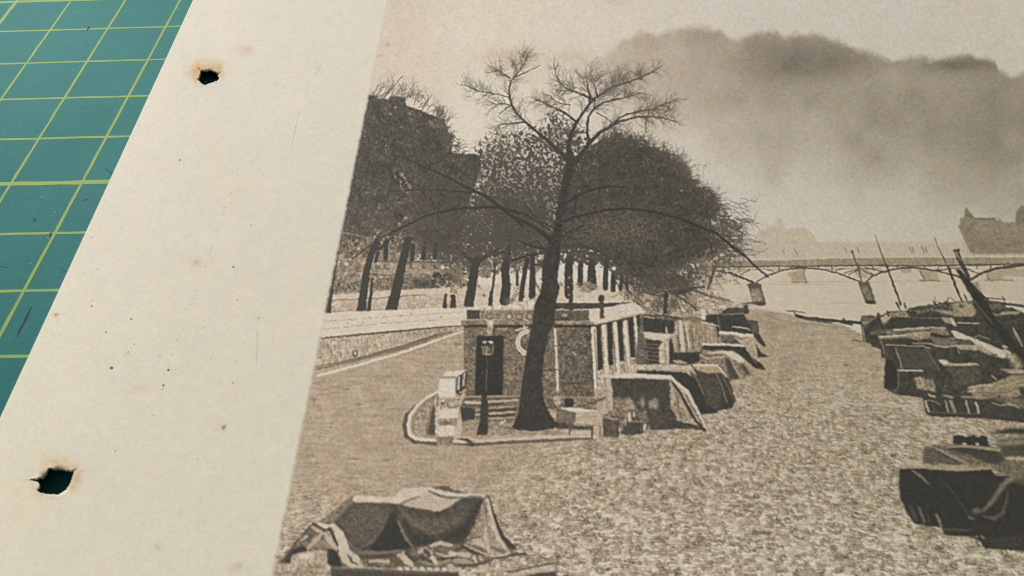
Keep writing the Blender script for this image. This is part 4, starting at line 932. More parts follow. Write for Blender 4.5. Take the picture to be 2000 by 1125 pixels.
for pts, w, t in [([(795, 400), (815, 460), (840, 525)], 3.6, 186), ([(800, 395), (880, 390), (970, 440)], 2.4, 140), ([(1045, 395), (1075, 520)], 3, 168), ([(1110, 400), (1125, 450), (1155, 525)], 6, 150), ([(1290, 390), (1330, 545)], 3.4, 178), ([(1410, 415), (1430, 460), (1445, 540)], 4, 186), ([(840, 530), (1080, 540), (1450, 550)], 1.6, 110), ([(840, 320), (910, 340)], 4, 178), ([(1020, 330), (1130, 350)], 4, 150), ([(1240, 345), (1390, 350)], 4, 140), ([(470, 20), (760, 25)], 2.4, 190), ([(465, 30), (470, 200), (420, 290)], 2, 118), ([(1320, 240), (1450, 205), (1600, 200)], 2.5, 185), ([(1610, 420), (1700, 450), (1830, 430), (1940, 480)], 2.4, 165), ([(1400, 290), (1600, 300), (1800, 290), (1900, 240)], 2.2, 112), ([(1650, 250), (1800, 200), (2000, 140)], 3, 165), ([(1020, 265), (1040, 210), (1080, 215)], 1.6, 130), ([(1610, 90), (1660, 130)], 3, 150)]:
    line(zP(pts), w, t, None, .85)
poly(zO([(370, 255), (850, 260), (1000, 275), (1040, 340), (300, 385), (280, 350)]), 72, None, 1.2, 6)
# bollards, gear along the barge roofs
for z, a, b, w in [(zO, (450, 70), (490, 165), 3.2), (zO, (540, 75), (555, 140), 3.5), (zO, (905, 0), (935, 50), 1.6), (zO, (1075, 10), (1060, 70), 3), (zO, (1040, 60), (960, 130), 4), (zO, (900, 60), (920, 90), 5), (zO, (970, 70), (990, 90), 5), (zO, (330, 180), (350, 230), 4), (zM, (1040, 1000), (1065, 1050), 3.5), (zM, (1420, 1020), (1440, 1060), 2.5), (zM, (1240, 1030), (1450, 1050), 2.2), (zM, (1420, 1085), (1640, 1120), 4.5), (zM, (900, 1025), (940, 1060), 1.4)]:
    line(z([a, b]), w, 78, P_B, .9)
for k in range(40):
    x = rnd.uniform(380, 1500); y = np.interp(x, [380, 900, 1500], [190, 100, 50]) + rnd.uniform(0, 70)
    line(zO([(x, y), (x + rnd.uniform(-20, 30), y + rnd.uniform(-5, 14))]), rnd.uniform(1.2, 3), rnd.choice([66, 70, 160, 140, 100]), None, .7)
# masts
P_MA = [part('printed_mast', 'slim printed mast standing against the bridge'), part('printed_mast', 'slim printed mast beside the thick leaning timbers'), part('printed_mast', 'thick leaning printed timber mast')]
line(zM([(150, 400), (200, 560), (265, 720)]), [1.2, 2.6, 3.6], 92, P_MA[0], .9); line(zM([(265, 720), (330, 890), (405, 1095)]), [3.8, 4.6], 66, P_MA[0])
line(zM([(740, 425), (790, 550), (860, 680)]), [1.2, 2.6, 3.4], 92, P_MA[1], .9); line(zM([(880, 720), (950, 910), (1015, 1060)]), [4.4, 4.2], 66, P_MA[1])
line(zM([(360, 1080), (385, 1120)]), 4, 70, None); line(zM([(440, 1085), (455, 1125)]), 4, 70, None)
poly(zM([(950, 745), (1000, 750), (1060, 820), (1110, 880), (1180, 960), (1260, 1060), (1300, 1130)]) + zO([(1640, 250), (1760, 380), (2050, 730), (2050, 830), (1800, 600), (1560, 330), (1380, 40)]), 63, P_MA[2], 1, 4)
line(zM([(940, 560), (985, 660), (1040, 740), (1090, 840)]), [3, 4, 9, 7], 76, P_MA[2], .95); line(zM([(975, 560), (1020, 690)]), [5, 3.5], 84, P_MA[2]); ell(*zM([(945, 562)])[0], 3.5, 3, 70, P_MA[2]); ell(*zM([(978, 560)])[0], 3, 3.5, 74, P_MA[2])
line(zM([(1110, 890), (1180, 970), (1270, 1050)]), 4, 72, P_MA[2]); line(zO([(1400, 50), (1480, 160), (1620, 330)]), 2.6, 110, None, .6)

# ---- near heap on the right
P_NR = part('printed_boat_cover', 'nearly black printed cover draped over cargo at the water side')
poly(zP([(1420, 700), (1700, 660), (2060, 690), (2060, 800), (1600, 770)]), 150, P_NR, 2, 12, .8)
poly(zP([(1620, 770), (1850, 730), (2060, 730), (2060, 800), (1700, 795)]), 70, P_NR, 2, 5)
poly(zQ([(460, 180), (560, 175), (700, 165), (1000, 165), (1090, 215), (1298, 160), (1500, 160), (1500, 480), (1298, 480), (1010, 370), (580, 350), (440, 320)]), 112, P_NR, 1.5, 12)
poly(zQ([(700, 90), (780, 85), (800, 105), (880, 85), (910, 110), (940, 85), (985, 95), (1005, 180), (880, 175), (700, 160)]), 62, P_NR, 1, 3)
for x in (795, 905): ell(*zQ([(x, 162)])[0], 4, 3, 190, None)
poly(zQ([(1060, 130), (1298, 100), (1500, 100), (1500, 280), (1298, 270), (1130, 265), (1090, 200)]), 84, P_NR, 4, 6)
poly(zQ([(1060, 150), (1160, 140), (1300, 120), (1300, 160), (1120, 175)]), 150, None, 2.5, 8, .8)
poly(zQ([(620, 190), (760, 175), (1000, 190), (1100, 225), (1140, 300), (1050, 330), (960, 310)]), 76, None, 2.5, 6)
poly(zQ([(460, 190), (520, 185), (700, 290), (820, 335), (580, 340), (440, 300)]), 98, None, 3, 10)
line(zQ([(500, 180), (600, 220), (720, 280), (830, 330)]), [3, 5, 4], 150, None, .85, 1.4); line(zQ([(520, 195), (620, 250), (760, 320)]), [2, 3.5], 74, None, .8, 1.4)
line(zQ([(640, 185), (800, 180), (1000, 200), (1090, 215)]), [3, 5, 5], 160, None, .85, 1.4); line(zQ([(820, 250), (940, 320), (1010, 340)]), 4, 128, None, .6, 2)
poly(zQ([(1140, 270), (1298, 270), (1500, 280), (1500, 310), (1298, 300), (1150, 290)]), 176, None, 1.4, 5)
poly(zQ([(245, 365), (400, 362), (720, 388), (1010, 368), (1060, 425), (1150, 430), (1298, 395), (1500, 380), (1500, 1200), (1298, 1065), (1080, 1050), (960, 1040), (930, 985), (840, 945), (620, 930), (605, 865), (480, 855), (370, 835), (310, 745), (255, 630), (240, 500)]), 63, P_NR, 1.2, 3)
poly(zQ([(245, 330), (400, 335), (720, 350), (830, 355), (1000, 345), (1030, 375), (830, 385), (640, 382), (400, 362), (245, 368)]), 158, None, 1.4, 8, .9)
line(zQ([(580, 335), (700, 350), (820, 345)]), 5, 172, None, .7, 1.5); line(zQ([(350, 380), (420, 430), (495, 495)]), [3, 5, 2], 128, None, .85, 1.2)
line(zQ([(600, 460), (700, 570), (800, 710), (850, 800)]), 2.6, 84, None, .7, 1.2); line(zQ([(1000, 330), (1045, 400)]), 3, 150, None, .8)
poly(zQ([(935, 735), (1050, 590), (1100, 500), (1180, 420), (1298, 395), (1500, 390), (1500, 500), (1298, 450), (1180, 480), (1110, 560), (1020, 680), (950, 740)]), 128, None, 2.5, 6, .95)
poly(zQ([(1200, 430), (1298, 410), (1500, 410), (1500, 520), (1298, 500), (1230, 490)]), 108, None, 5, 6, .8)
line(zQ([(950, 770), (1050, 790), (1120, 740), (1150, 650), (1160, 560)]), [4, 8, 5, 2], 104, None, .75, 2.5)
ell(*zQ([(900, 725)])[0], 9, 6, 112, None, 2, 6, .9)
line(zQ([(840, 780), (870, 790)]), 5, 118, None, .7, 1.5)
for pts, w, t in [([(335, 690), (370, 760), (380, 800)], 8, 84), ([(410, 700), (440, 770), (455, 820)], 5, 110), ([(560, 760), (585, 810), (600, 860)], 5, 130), ([(480, 760), (500, 820)], 3, 86), ([(620, 880), (850, 890)], 4, 92)]:
    line(zQ(pts), w, t, None, .85, 1.3)
for k in range(16):
    ell(*zQ([(rnd.uniform(780, 960), rnd.uniform(930, 1000))])[0], 3, 2, rnd.choice([170, 80, 110]), None, 1, 6, .7)
poly(zQ([(960, 960), (1298, 930), (1298, 1040), (980, 1030)]), 72, None, 3, 8)

# ---- foreground heap under a draped tarpaulin
P_FT = part('printed_tarpaulin', 'dark printed tarpaulin draped over a heap in the foreground')
P_FG = part('printed_sacking', 'crumpled pale printed sacking in front of the tarpaulin')
P_PL = part('printed_planks', 'printed planks and stones in the foreground')
poly(zR([(500, 555), (820, 310), (890, 250), (1080, 262), (1300, 270), (1400, 180), (1560, 170), (1900, 160)]) + zS([(560, 190), (720, 235), (940, 245), (965, 270), (1060, 560), (1110, 680), (1240, 800), (1230, 840), (1190, 890), (1350, 880), (1340, 905), (1000, 950), (600, 1010), (300, 960)]) + zR([(1300, 980), (950, 960), (880, 830), (700, 620)]), 100, P_FT, 1.1, 10)
# lit top folds
poly(zR([(890, 252), (1080, 265), (1300, 272), (1400, 182), (1560, 170), (1756, 165)]) + zS([(340, 175), (440, 205), (620, 240), (740, 235), (945, 245), (900, 290), (760, 270), (640, 300), (540, 380), (420, 430), (300, 440), (200, 425), (60, 370)]) + zR([(1400, 350), (1300, 345), (880, 335), (870, 300)]), 200, P_FT, 1.4, 5)
poly(zS([(40, 340), (140, 300), (230, 250), (330, 220), (430, 270), (640, 290), (560, 360), (400, 420), (250, 420), (120, 390)]), 180, None, 3, 6, .85)
line(zS([(30, 345), (130, 300), (220, 270)]), [5, 3], 112, None, .7, 1.6); line(zS([(320, 215), (430, 265), (560, 290), (680, 280)]), [4, 6, 3], 102, None, .8, 1.6); line(zS([(700, 290), (780, 268), (880, 275)]), 3, 110, None, .7, 1.2)
poly(zR([(500, 558), (830, 305), (885, 335), (780, 430), (650, 560)]), 138, None, 2.5, 12, .8)
# dark front
poly(zR([(870, 345), (1090, 345), (1380, 370), (1756, 430)]) + zS([(300, 450), (440, 440), (560, 380), (700, 290), (890, 285), (880, 350), (840, 450), (760, 640), (680, 770), (540, 780), (430, 750), (150, 830), (0, 860)]) + zR([(1400, 850), (1000, 860), (880, 790), (700, 640), (680, 560)]), 84 + 4 * N9, P_FT, 1.6, 8)
poly(zR([(860, 370), (1270, 380), (1230, 520), (1140, 680), (1000, 790), (860, 740), (740, 560)]), 102, None, 6, 10, .8)
poly(zR([(1300, 420), (1360, 560), (1440, 700), (1500, 810), (1300, 860), (1050, 850), (1170, 680), (1270, 480)]), 62, None, 3, 4)
poly(zR([(1390, 520), (1560, 600), (1756, 680), (1756, 790), (1520, 790), (1440, 660)]), 64, None, 5, 4, .9)
poly(zS([(60, 470), (300, 540), (560, 500), (740, 400), (680, 520), (540, 630), (340, 680), (150, 640)]), 106, None, 7, 9, .8)
poly(zS([(890, 295), (860, 440), (760, 640), (680, 770), (400, 740), (560, 650), (700, 540), (800, 400)]), 66, None, 5, 4, .9)
line(zS([(310, 665), (380, 670), (470, 640)]), 2.4, 130, None, .6, 1.5)
line(zR([(1370, 400), (1460, 490), (1560, 580), (1650, 640)]), [5, 7, 5], 118, None, .6, 2.5); line(zR([(1360, 540), (1400, 640), (1450, 730), (1510, 810)]), [4, 6, 4], 132, None, .75, 1.6); line(zR([(1240, 470), (1180, 620), (1080, 750), (960, 820)]), 5, 114, None, .6, 2)
# right hand folds
poly(zS([(905, 290), (960, 290), (1000, 480), (1060, 620), (1110, 760), (1200, 880), (1000, 910), (900, 860), (760, 800), (700, 770), (780, 640), (860, 470)]), 160, P_FT, 1.6, 12)
poly(zS([(880, 420), (910, 560), (900, 660), (760, 760), (700, 770), (780, 640)]), 132, None, 4, 14, .8)
line(zS([(905, 300), (930, 430), (925, 560), (950, 650)]), [3, 5, 7, 4], 108, None, .8, 1.6); line(zS([(950, 300), (975, 450), (1010, 600), (1060, 720), (1130, 820)]), [5, 7, 6], 200, None, .8, 1.8); line(zS([(915, 480), (930, 620), (920, 720), (960, 830)]), [3, 6, 6], 196, None, .7, 1.8)
line(zS([(960, 285), (1010, 460), (1060, 600), (1110, 710), (1180, 790), (1225, 815)]), [2, 5, 8, 9], 74, P_FT, .95, 1.2)
line(zS([(690, 765), (780, 720), (880, 705)]), 3.5, 92, None, .8, 1.4); poly(zS([(780, 760), (860, 720), (920, 800), (880, 850)]), 192, None, 3, 8, .85)
line(zS([(800, 800), (880, 840), (930, 870)]), 6, 100, None, .8, 2); line(zS([(990, 820), (1060, 850), (1120, 860)]), 6, 104, None, .8, 2); line(zS([(920, 890), (1000, 915), (1100, 905), (1190, 880)]), 4, 202, None, .85, 1.4); line(zS([(960, 930), (1080, 935), (1180, 905)]), 3.5, 96, None, .8, 1.4)
line(zS([(1200, 885), (1280, 885), (1350, 890)]), [5, 3], 92, P_FT, .9); ell(*zS([(1352, 890)])[0], 3, 2.5, 80, None)
line(zS([(1140, 690), (1180, 650)]), 1.8, 110, None, .7)
# sacking on the left
poly(zR([(60, 990), (230, 800), (380, 620), (430, 570), (520, 570), (650, 560), (760, 650), (830, 780), (960, 970), (1030, 1000), (1000, 1040), (780, 1030), (640, 1040), (590, 1000), (560, 850), (440, 850), (300, 880), (200, 1000)]), 118, P_FG, 1.4, 12)
poly(zR([(120, 990), (220, 840), (330, 800), (400, 850), (270, 890), (190, 1000)]), 66, None, 2, 5); line(zR([(110, 990), (250, 780), (380, 630), (440, 580)]), [4, 4, 4], 86, None, .85, 1.3)
for pts, w, t in [([(660, 580), (730, 680), (770, 800), (800, 900)], [9, 17, 20, 20], 200), ([(780, 880), (800, 950), (870, 1010), (1010, 1020)], [20, 14, 9], 190), ([(520, 575), (580, 600), (640, 590)], [9, 10, 6], 206), ([(390, 830), (470, 750), (560, 670)], [5, 10, 8], 176), ([(570, 670), (620, 740), (690, 830)], [8, 11, 8], 186), ([(440, 600), (500, 640), (550, 660)], [6, 5], 180), ([(330, 720), (370, 700)], [9, 8], 182), ([(600, 640), (640, 680), (650, 740)], [4, 5], 186), ([(860, 880), (910, 950), (960, 980)], [10, 13, 6], 190), ([(300, 740), (400, 640)], [3, 3], 92), ([(380, 740), (470, 660)], [4, 4], 84), ([(560, 640), (620, 620), (660, 700), (710, 790)], [4, 5, 5], 70), ([(480, 800), (560, 760), (640, 830)], [4, 6, 5], 150), ([(560, 690), (540, 720)], [4, 4], 90), ([(830, 780), (870, 840), (900, 880)], [4, 6, 4], 96), ([(820, 900), (860, 970), (920, 1000)], [3, 4, 3], 80), ([(450, 560), (560, 620)], [5, 3], 70)]:
    line(zR(pts), w, t, None, .9, 1.4)
poly(zR([(590, 840), (660, 830), (720, 900), (760, 1020), (640, 1030), (590, 970)]), 62, None, 2, 3)
# stones and planks low left
poly(zR([(0, 1000), (200, 990), (640, 1010), (640, 1050), (580, 1070), (600, 1200), (-60, 1200)]), 172, P_PL, 2, 14)
shapes(zR, [([(210, 900), (300, 890), (460, 860), (600, 850), (600, 990), (210, 985)], 168, 2, 12), ([(295, 895), (450, 875), (455, 940), (310, 940)], 210, 1.5, 5), ([(350, 1020), (560, 1010), (580, 1045), (360, 1050)], 120, 2.5, 12, .8), ([(20, 1080), (330, 1060), (600, 1075), (600, 1100), (20, 1120)], 120, 3, 14, .6), ([(590, 1000), (640, 1030), (630, 1060), (590, 1060)], 200, 1.5, 6)])
# rubble of folds and rope along the bottom of the heap
poly(zR([(950, 960), (1300, 950), (1500, 840), (1756, 770)]) + zS([(420, 750), (560, 775), (700, 790), (960, 900), (1000, 950), (800, 1010), (660, 1060), (540, 1080), (0, 1040)]) + zR([(1180, 1040), (1000, 1030)]), 112, P_FG, 1.5, 16)
for z, pts, w, t in [(zR, [(950, 870), (1150, 880), (1400, 850)], [5, 6, 5], 120), (zR, [(960, 920), (1200, 910), (1330, 900)], [4, 8, 4], 80), (zR, [(1060, 965), (1250, 970)], [5, 7], 186), (zR, [(1040, 1000), (1180, 1025)], [3, 4], 92), (zR, [(1290, 960), (1380, 1000)], [8, 7], 96), (zR, [(1430, 900), (1500, 980)], [14, 16], 186), (zR, [(1380, 880), (1440, 960)], [4, 4], 96),
                     (zS, [(0, 900), (80, 960), (140, 1000)], [8, 14, 10], 190), (zS, [(80, 880), (160, 960)], [9, 9], 74), (zS, [(210, 870), (280, 840), (340, 880)], [7, 8, 6], 186), (zS, [(340, 800), (440, 770), (560, 800)], [6, 8, 6], 188), (zS, [(280, 850), (320, 890)], [8, 6], 76), (zS, [(420, 830), (520, 850), (620, 800)], [5, 7, 5], 120), (zS, [(400, 880), (500, 915), (620, 890)], [4, 5, 4], 182), (zS, [(550, 880), (590, 890)], [9, 9], 205), (zS, [(640, 890), (740, 900)], [8, 10], 192), (zS, [(360, 930), (400, 990)], [9, 6], 205), (zS, [(450, 940), (600, 940)], [6, 5], 72), (zS, [(660, 800), (780, 860), (880, 900)], [4, 7, 5], 76), (zS, [(700, 790), (820, 850), (940, 900)], [3, 4], 176), (zS, [(600, 960), (700, 970), (790, 1000)], [9, 12, 8], 160), (zS, [(800, 920), (820, 980)], [7, 6], 196), (zS, [(860, 920), (900, 980)], [7, 6], 176), (zS, [(640, 1010), (800, 1010), (970, 960)], [5, 6, 4], 84), (zS, [(150, 960), (240, 920), (330, 960)], [5, 6, 5], 84), (zS, [(250, 980), (340, 1000)], [5, 5], 150), (zS, [(420, 990), (540, 960)], [5, 7], 150), (zS, [(170, 1000), (220, 1010)], [7, 6], 100)]:
    line(z(pts), w, t, None, .88, 1.4)
poly(zR([(640, 1035), (1000, 1045), (1756, 1080)]) + zS([(540, 1085), (640, 1080), (640, 1240), (0, 1240)]) + zR([(640, 1240)]), 82, P_PL, 1.5, 6)
line(zR([(640, 1045), (1000, 1060), (1400, 1085), (1756, 1095)]), 3, 120, None, .6, 1.5)
for k in range(9):
    x = zR([(1370, 0)])[0][0] + k * 14.6; y = 1110.5 + k * .25
    poly([(x - 5, y - 3), (x + 4, y - 4), (x + 8, y + 3), (x - 1, y + 3.5)], 200 - (k % 3) * 8, P_FG, 1, 5)
poly(zS([(510, 1010), (560, 990), (650, 1080), (530, 1078)]), 178, P_FG, 1.4, 8)
# plank at the bottom right of the heap
poly(zS([(1150, 1080), (1640, 985), (1680, 1010), (1690, 1060), (1450, 1110), (1200, 1130)]), 180, P_PL, 1.4, 10)
line(zS([(1160, 1085), (1400, 1035), (1645, 988)]), [4, 4], 96, P_PL, .9, 1.2); poly(zS([(1350, 1130), (1500, 1090), (1680, 1075), (1690, 1240), (1350, 1240)]), 82, P_PL, 1.5, 6); line(zS([(1670, 1010), (1690, 1080)]), 3, 110, None, .7)

# ---- the leaning bare tree
P_TR = part('printed_bare_tree', 'tall bare printed tree leaning in front of the kiosk')
TT = 67
poly([(1000, 834), (1006, 822), (1013, 800), (1017, 770), (1021, 739), (1028, 690), (1035, 655), (1040, 632), (1043, 600), (1047, 587), (1054, 574), (1059, 550), (1058, 524), (1062, 500), (1066, 478), (1080, 452), (1086, 412), (1096, 362), (1103, 332), (1107, 300), (1112, 285), (1120, 300), (1125, 318), (1116, 350), (1108, 385), (1104, 412), (1099, 432), (1097, 462), (1095, 478), (1094, 508), (1090, 530), (1089, 549), (1094, 562), (1087, 588), (1083, 632), (1073, 650), (1063, 692), (1059, 736), (1062, 780), (1070, 802), (1082, 820), (1094, 830), (1080, 838), (1040, 842), (1010, 840)], TT + 2.5 * N5, P_TR, .9, 4)
LIMBS = [(zD, [(830, 930), (790, 880), (740, 840), (700, 800), (620, 730), (560, 682), (500, 630), (440, 570), (402, 510), (382, 440), (376, 370), (390, 312), (430, 272), (490, 190), (522, 110)], [8.5, 6.5, 5, 4.4, 3.6, 2.4, 1.2]),
         (zD, [(850, 930), (838, 860), (845, 790), (862, 730), (900, 640), (950, 570), (1000, 500), (1040, 452), (1110, 410), (1200, 352), (1300, 325), (1400, 290), (1500, 240), (1560, 200)], [10, 8, 6.5, 5.5, 4, 3.4, 2.4, 1.2]),
         (zD, [(890, 960), (940, 880), (1010, 790), (1090, 712), (1180, 660), (1240, 630), (1330, 605), (1400, 592), (1480, 590), (1580, 602), (1690, 632)], [9, 8, 6, 4.4, 3.2, 2.4, 1.4]),
         (zD, [(1004, 775), (985, 720), (990, 640), (1000, 585), (1040, 530), (1110, 482), (1200, 458), (1300, 440), (1400, 405)], [5.5, 5, 4, 3, 1.4]),
         (zD, [(1195, 648), (1240, 602), (1300, 572), (1400, 552), (1500, 530), (1600, 490), (1690, 450)], [3.4, 2.6, 1.2]),
         (zD, [(1005, 480), (1012, 430), (992, 370), (985, 318)], [4.5, 3.5, 2.5]), (zD, [(1065, 425), (1058, 390), (1045, 340)], [3.5, 2]), (zD, [(1040, 520), (1050, 470), (1030, 440)], [3, 2]),
         (zD, [(1025, 452), (950, 420), (880, 392), (820, 368), (770, 320), (742, 260), (728, 180)], [4, 3, 2, 1.2]), (zD, [(902, 632), (840, 582), (780, 545), (700, 510), (640, 475), (580, 458)], [4.5, 3.5, 1.6]),
         (zD, [(502, 632), (400, 645), (310, 650), (270, 690)], [2.6, 2.4, 1.4]), (zD, [(380, 440), (280, 415), (200, 402), (120, 388), (30, 340)], [2.2, 1.4]), (zD, [(400, 505), (340, 488), (270, 492), (220, 470)], [2, 1.2]), (zD, [(395, 498), (350, 530), (300, 572)], [1.8, 1.2]), (zD, [(1060, 560), (1130, 600), (1180, 640)], [1.6, 1.6]), (zD, [(430, 280), (520, 240), (620, 190)], [2.4, 1.2]), (zD, [(385, 290), (340, 260), (300, 230), (240, 240)], [2.4, 1]), (zD, [(860, 500), (780, 490), (740, 470), (700, 430)], [2, 1.2]), (zD, [(1450, 600), (1445, 660), (1448, 710)], [1.6, 1.2])]
INNER = [(zE, [(400, 530), (480, 500), (600, 470), (760, 436), (880, 430), (1000, 440), (1150, 465), (1300, 505), (1450, 565), (1600, 622), (1700, 710), (1820, 800), (1920, 900), (2000, 962)], [6, 4.8, 4.6, 5, 5, 3.4]),
         (zE, [(420, 395), (500, 332), (600, 290), (760, 256), (900, 262)], [6, 4.6, 2.4]), (zE, [(500, 350), (495, 420), (500, 500)], [3.5, 3]), (zE, [(390, 650), (450, 610), (560, 560)], [3, 2]),
         (zE, [(300, 672), (200, 592), (100, 532), (0, 490)], [10, 7, 5.5]), (zB, [(2000, 700), (1900, 610), (1800, 530), (1650, 420), (1500, 350), (1350, 270), (1200, 200), (1000, 110), (850, 40)], [6, 6.5, 6, 4, 2]),
         (zB, [(1960, 585), (1850, 540), (1700, 522), (1450, 532), (1250, 560), (1050, 612), (900, 690), (750, 760), (620, 822)], [6, 4.5, 4, 4, 3]), (zB, [(1560, 380), (1400, 372), (1200, 358), (1000, 352), (700, 372)], [3.5, 2, 1.6]),
         (zE, [(300, 600), (240, 560), (100, 470), (0, 440)], [3, 2.5]), (zE, [(320, 580), (220, 530), (100, 400)], [2.5, 1.5]), (zE, [(260, 745), (150, 722), (50, 682)], [4.5, 3]), (zE, [(250, 770), (120, 795), (0, 842)], [4, 3]), (zE, [(400, 250), (480, 220), (560, 180)], [2, 1.4]), (zE, [(450, 80), (560, 40), (700, -20)], [2.5, 1.6]), (zE, [(320, 720), (230, 860), (180, 870)], [1.5, 2])]
for z, pts, w in INNER:
    line(z(pts), w, 62, P_TR, .92, 1.0)
for z, pts, w in LIMBS:
    line(z(pts), w, TT + 2, P_TR, 1, .9)
    if len(pts) > 3:
        L = sum(math.hypot(b[0] - a[0], b[1] - a[1]) for a, b in zip(pts[:-1], pts[1:])) / 4
        sprays(z(pts), 1.5, .9, int(L / 4.0), 27, 2, 90, P_TR, .16, .34 if L > 120 else .15, 1.05, .6)
for x, y, n, L in [(500, 140, 9, 24), (420, 200, 8, 22), (300, 250, 8, 22), (120, 390, 6, 16), (1010, 300, 12, 30), (1060, 320, 10, 30), (1250, 320, 14, 30), (1400, 290, 12, 26), (1480, 570, 12, 26), (1620, 560, 12, 22), (850, 370, 8, 24), (760, 420, 8, 20), (640, 470, 6, 20), (1150, 400, 12, 28), (1300, 430, 10, 24), (1200, 350, 10, 30), (950, 300, 6, 22)]:
    for k in range(n * 2):
        X_, Y_ = zD([(x + rnd.uniform(-30, 30), y + rnd.uniform(-25, 25))])[0]
        twig(X_, Y_, rnd.uniform(-2.6, -.4), L * rnd.uniform(.5, 1.1), 1.0, 2, 98, P_TR, .35, .8, 2, .55)
for k in range(24):
    X_, Y_ = zD([(rnd.uniform(1420, 1680), rnd.uniform(570, 640))])[0]
    twig(X_, Y_, rnd.uniform(-.2, 1.6), rnd.uniform(6, 16), 1.1, 1, 95, None, .3, .7, 2, .6)
poly(zH([(1400, 680), (1500, 560), (1700, 560), (1860, 640), (1950, 700), (1800, 720), (1550, 710)]), 66, P_TR, 2, 4, .9)

# cooler cast of the inks on the right-hand side of the print
cool = sstep(1150, 1900, XX) * sstep(-100, 300, YY)
cv[..., 0] *= 1 - 0.022 * cool; cv[..., 1] *= 1 + 0.004 * cool; cv[..., 2] *= 1 - 0.012 * cool

# ---- paper margin: cream stock, brown stains round the punch holes
mar = (XX < 758 - 0.2 * YY)
pc = np.array([218, 210, 194], np.float32) / 255
pap = pc[None, None, :] * (1 + 0.003 * FB[..., None] + 0.0015 * N18[..., None])
warm = sstep(200, 1000, YY) * 1.0
pap[..., 2] -= .020 * warm; pap[..., 0] -= .004 * warm
pap[..., 0] += .0015 * N40; pap[..., 2] -= .002 * N40
def stain(x, y, sx, sy, col, a):
    g = (a * gauss(x, y, sx, sy) * np.clip(1 + .25 * N5 + .2 * N9, 0, 2))[..., None]
    pap[:] = pap * (1 - np.clip(g, 0, .9)) + np.array(col, np.float32)[None, None, :] / 255 * np.clip(g, 0, .9)
OR, TN, GY = (206, 158, 112), (203, 178, 142), (176, 160, 138)
for s in [(383, 142, 7, 10, OR, .8), (392, 129, 10, 6, OR, .6), (409, 126, 18, 8, TN, .75), (427, 133, 5, 4, OR, .85), (432, 147, 4, 8, TN, .8), (381, 152, 4, 7, TN, .6), (480, 99, 10, 7, (206, 182, 160), .7), (364, 146, 5, 5, GY, .25), (395, 167, 9, 2.5, TN, .35),
          (110, 906, 19, 9, (210, 176, 130), .8), (128, 911, 7, 4, OR, .5), (150, 932, 7, 9, (205, 172, 138), .75), (142, 949, 8, 8, TN, .55), (68, 950, 5, 8, (200, 178, 148), .6), (96, 970, 14, 3, TN, .5), (52, 938, 12, 2, TN, .45), (148, 908, 8, 2, GY, .35), (160, 919, 14, 1.5, GY, .25),
          (383, 512, 12, 8, (208, 186, 150), .5), (384, 512, 4, 3, (190, 158, 110), .45), (268, 756, 14, 6, (210, 192, 168), .5), (436, 834, 6, 6, (205, 172, 130), .4), (109, 615, 4, 4, OR, .5), (308, 1068, 5, 5, GY, .3), (466, 1104, 6, 4, GY, .35), (308, 1066, 4, 4, GY, .3), (460, 1110, 10, 6, GY, .2), (60, 960, 60, 60, (214, 196, 160), .10), (420, 320, 30, 60, (214, 200, 168), .12)]:
    stain(*s)
cv[mar] = pap[mar]
del pap


# ------------------------------------------------------------------ print finish: wobble of the screen, halftone, grain, slight softness
def warp(amp):
    dx = amp * (0.6 * N5 + 0.5 * N3); dy = amp * (0.6 * np.roll(N5, 300, 1) + 0.5 * np.roll(N3, 300, 1))
    ix = np.clip(np.arange(W)[None, :] + dx, 0, W - 1.01); iy = np.clip(np.arange(H)[:, None] + dy, 0, H - 1.01)
    x0 = ix.astype(int); y0 = iy.astype(int); fx = (ix - x0)[..., None]; fy = (iy - y0)[..., None]
    out = (cv[y0, x0] * (1 - fx) + cv[y0, x0 + 1] * fx) * (1 - fy) + (cv[y0 + 1, x0] * (1 - fx) + cv[y0 + 1, x0 + 1] * fx) * fy
    return out.astype(np.float32), ids[np.round(iy).astype(int).clip(0, H - 1), np.round(ix).astype(int).clip(0, W - 1)]
cv, ids = warp(0.55)
prn = (XX > 762 - 0.2 * YY).astype(np.float32)
for k in range(3):                               # crisp local contrast of the printing screen
    cv[..., k] = blur(cv[..., k], 0.4)
    cv[..., k] += prn * np.clip(0.75 * (cv[..., k] - blur(cv[..., k], 2.2)), -.07, .10)
lum = cv.mean(-1)
mid = np.clip(1 - np.abs(lum - 0.55) / 0.4, 0.15, 1)
ht = np.sin((XX + YY) * 1.55) * np.sin((XX - YY) * 1.55)
cv += (0.018 * ht * mid)[..., None]
cv += (0.008 * TEX)[..., None]
ch = np.roll(0.7 * N9 + 0.6 * N18, 500, 1)
ch2 = np.roll(0.7 * N9 + 0.6 * N18, 900, 1)
cv[..., 0] += 0.008 * ch * mid; cv[..., 1] += 0.004 * ch2 * mid; cv[..., 2] -= 0.006 * ch * mid
WHITE = 0.93                                    # light reaching the sheet: photographed value -> reflectance
ink_lin = np.clip(s2l(np.clip(cv, 0.02, 1)) / WHITE, 0.004, 0.85).astype(np.float32)
def sample(px, py, arr):
    ix = np.clip(px - X0 - 0.5, 0, W - 1.01); iy = np.clip(py - Y0 - 0.5, 0, H - 1.01)
    x0 = ix.astype(int); y0 = iy.astype(int); fx = (ix - x0)[..., None]; fy = (iy - y0)[..., None]
    return (arr[y0, x0] * (1 - fx) + arr[y0, x0 + 1] * fx) * (1 - fy) + (arr[y0 + 1, x0] * (1 - fx) + arr[y0 + 1, x0 + 1] * fx) * fy
def sample_id(px, py):
    return ids[np.clip((py - Y0).astype(int), 0, H - 1), np.clip((px - X0).astype(int), 0, W - 1)]

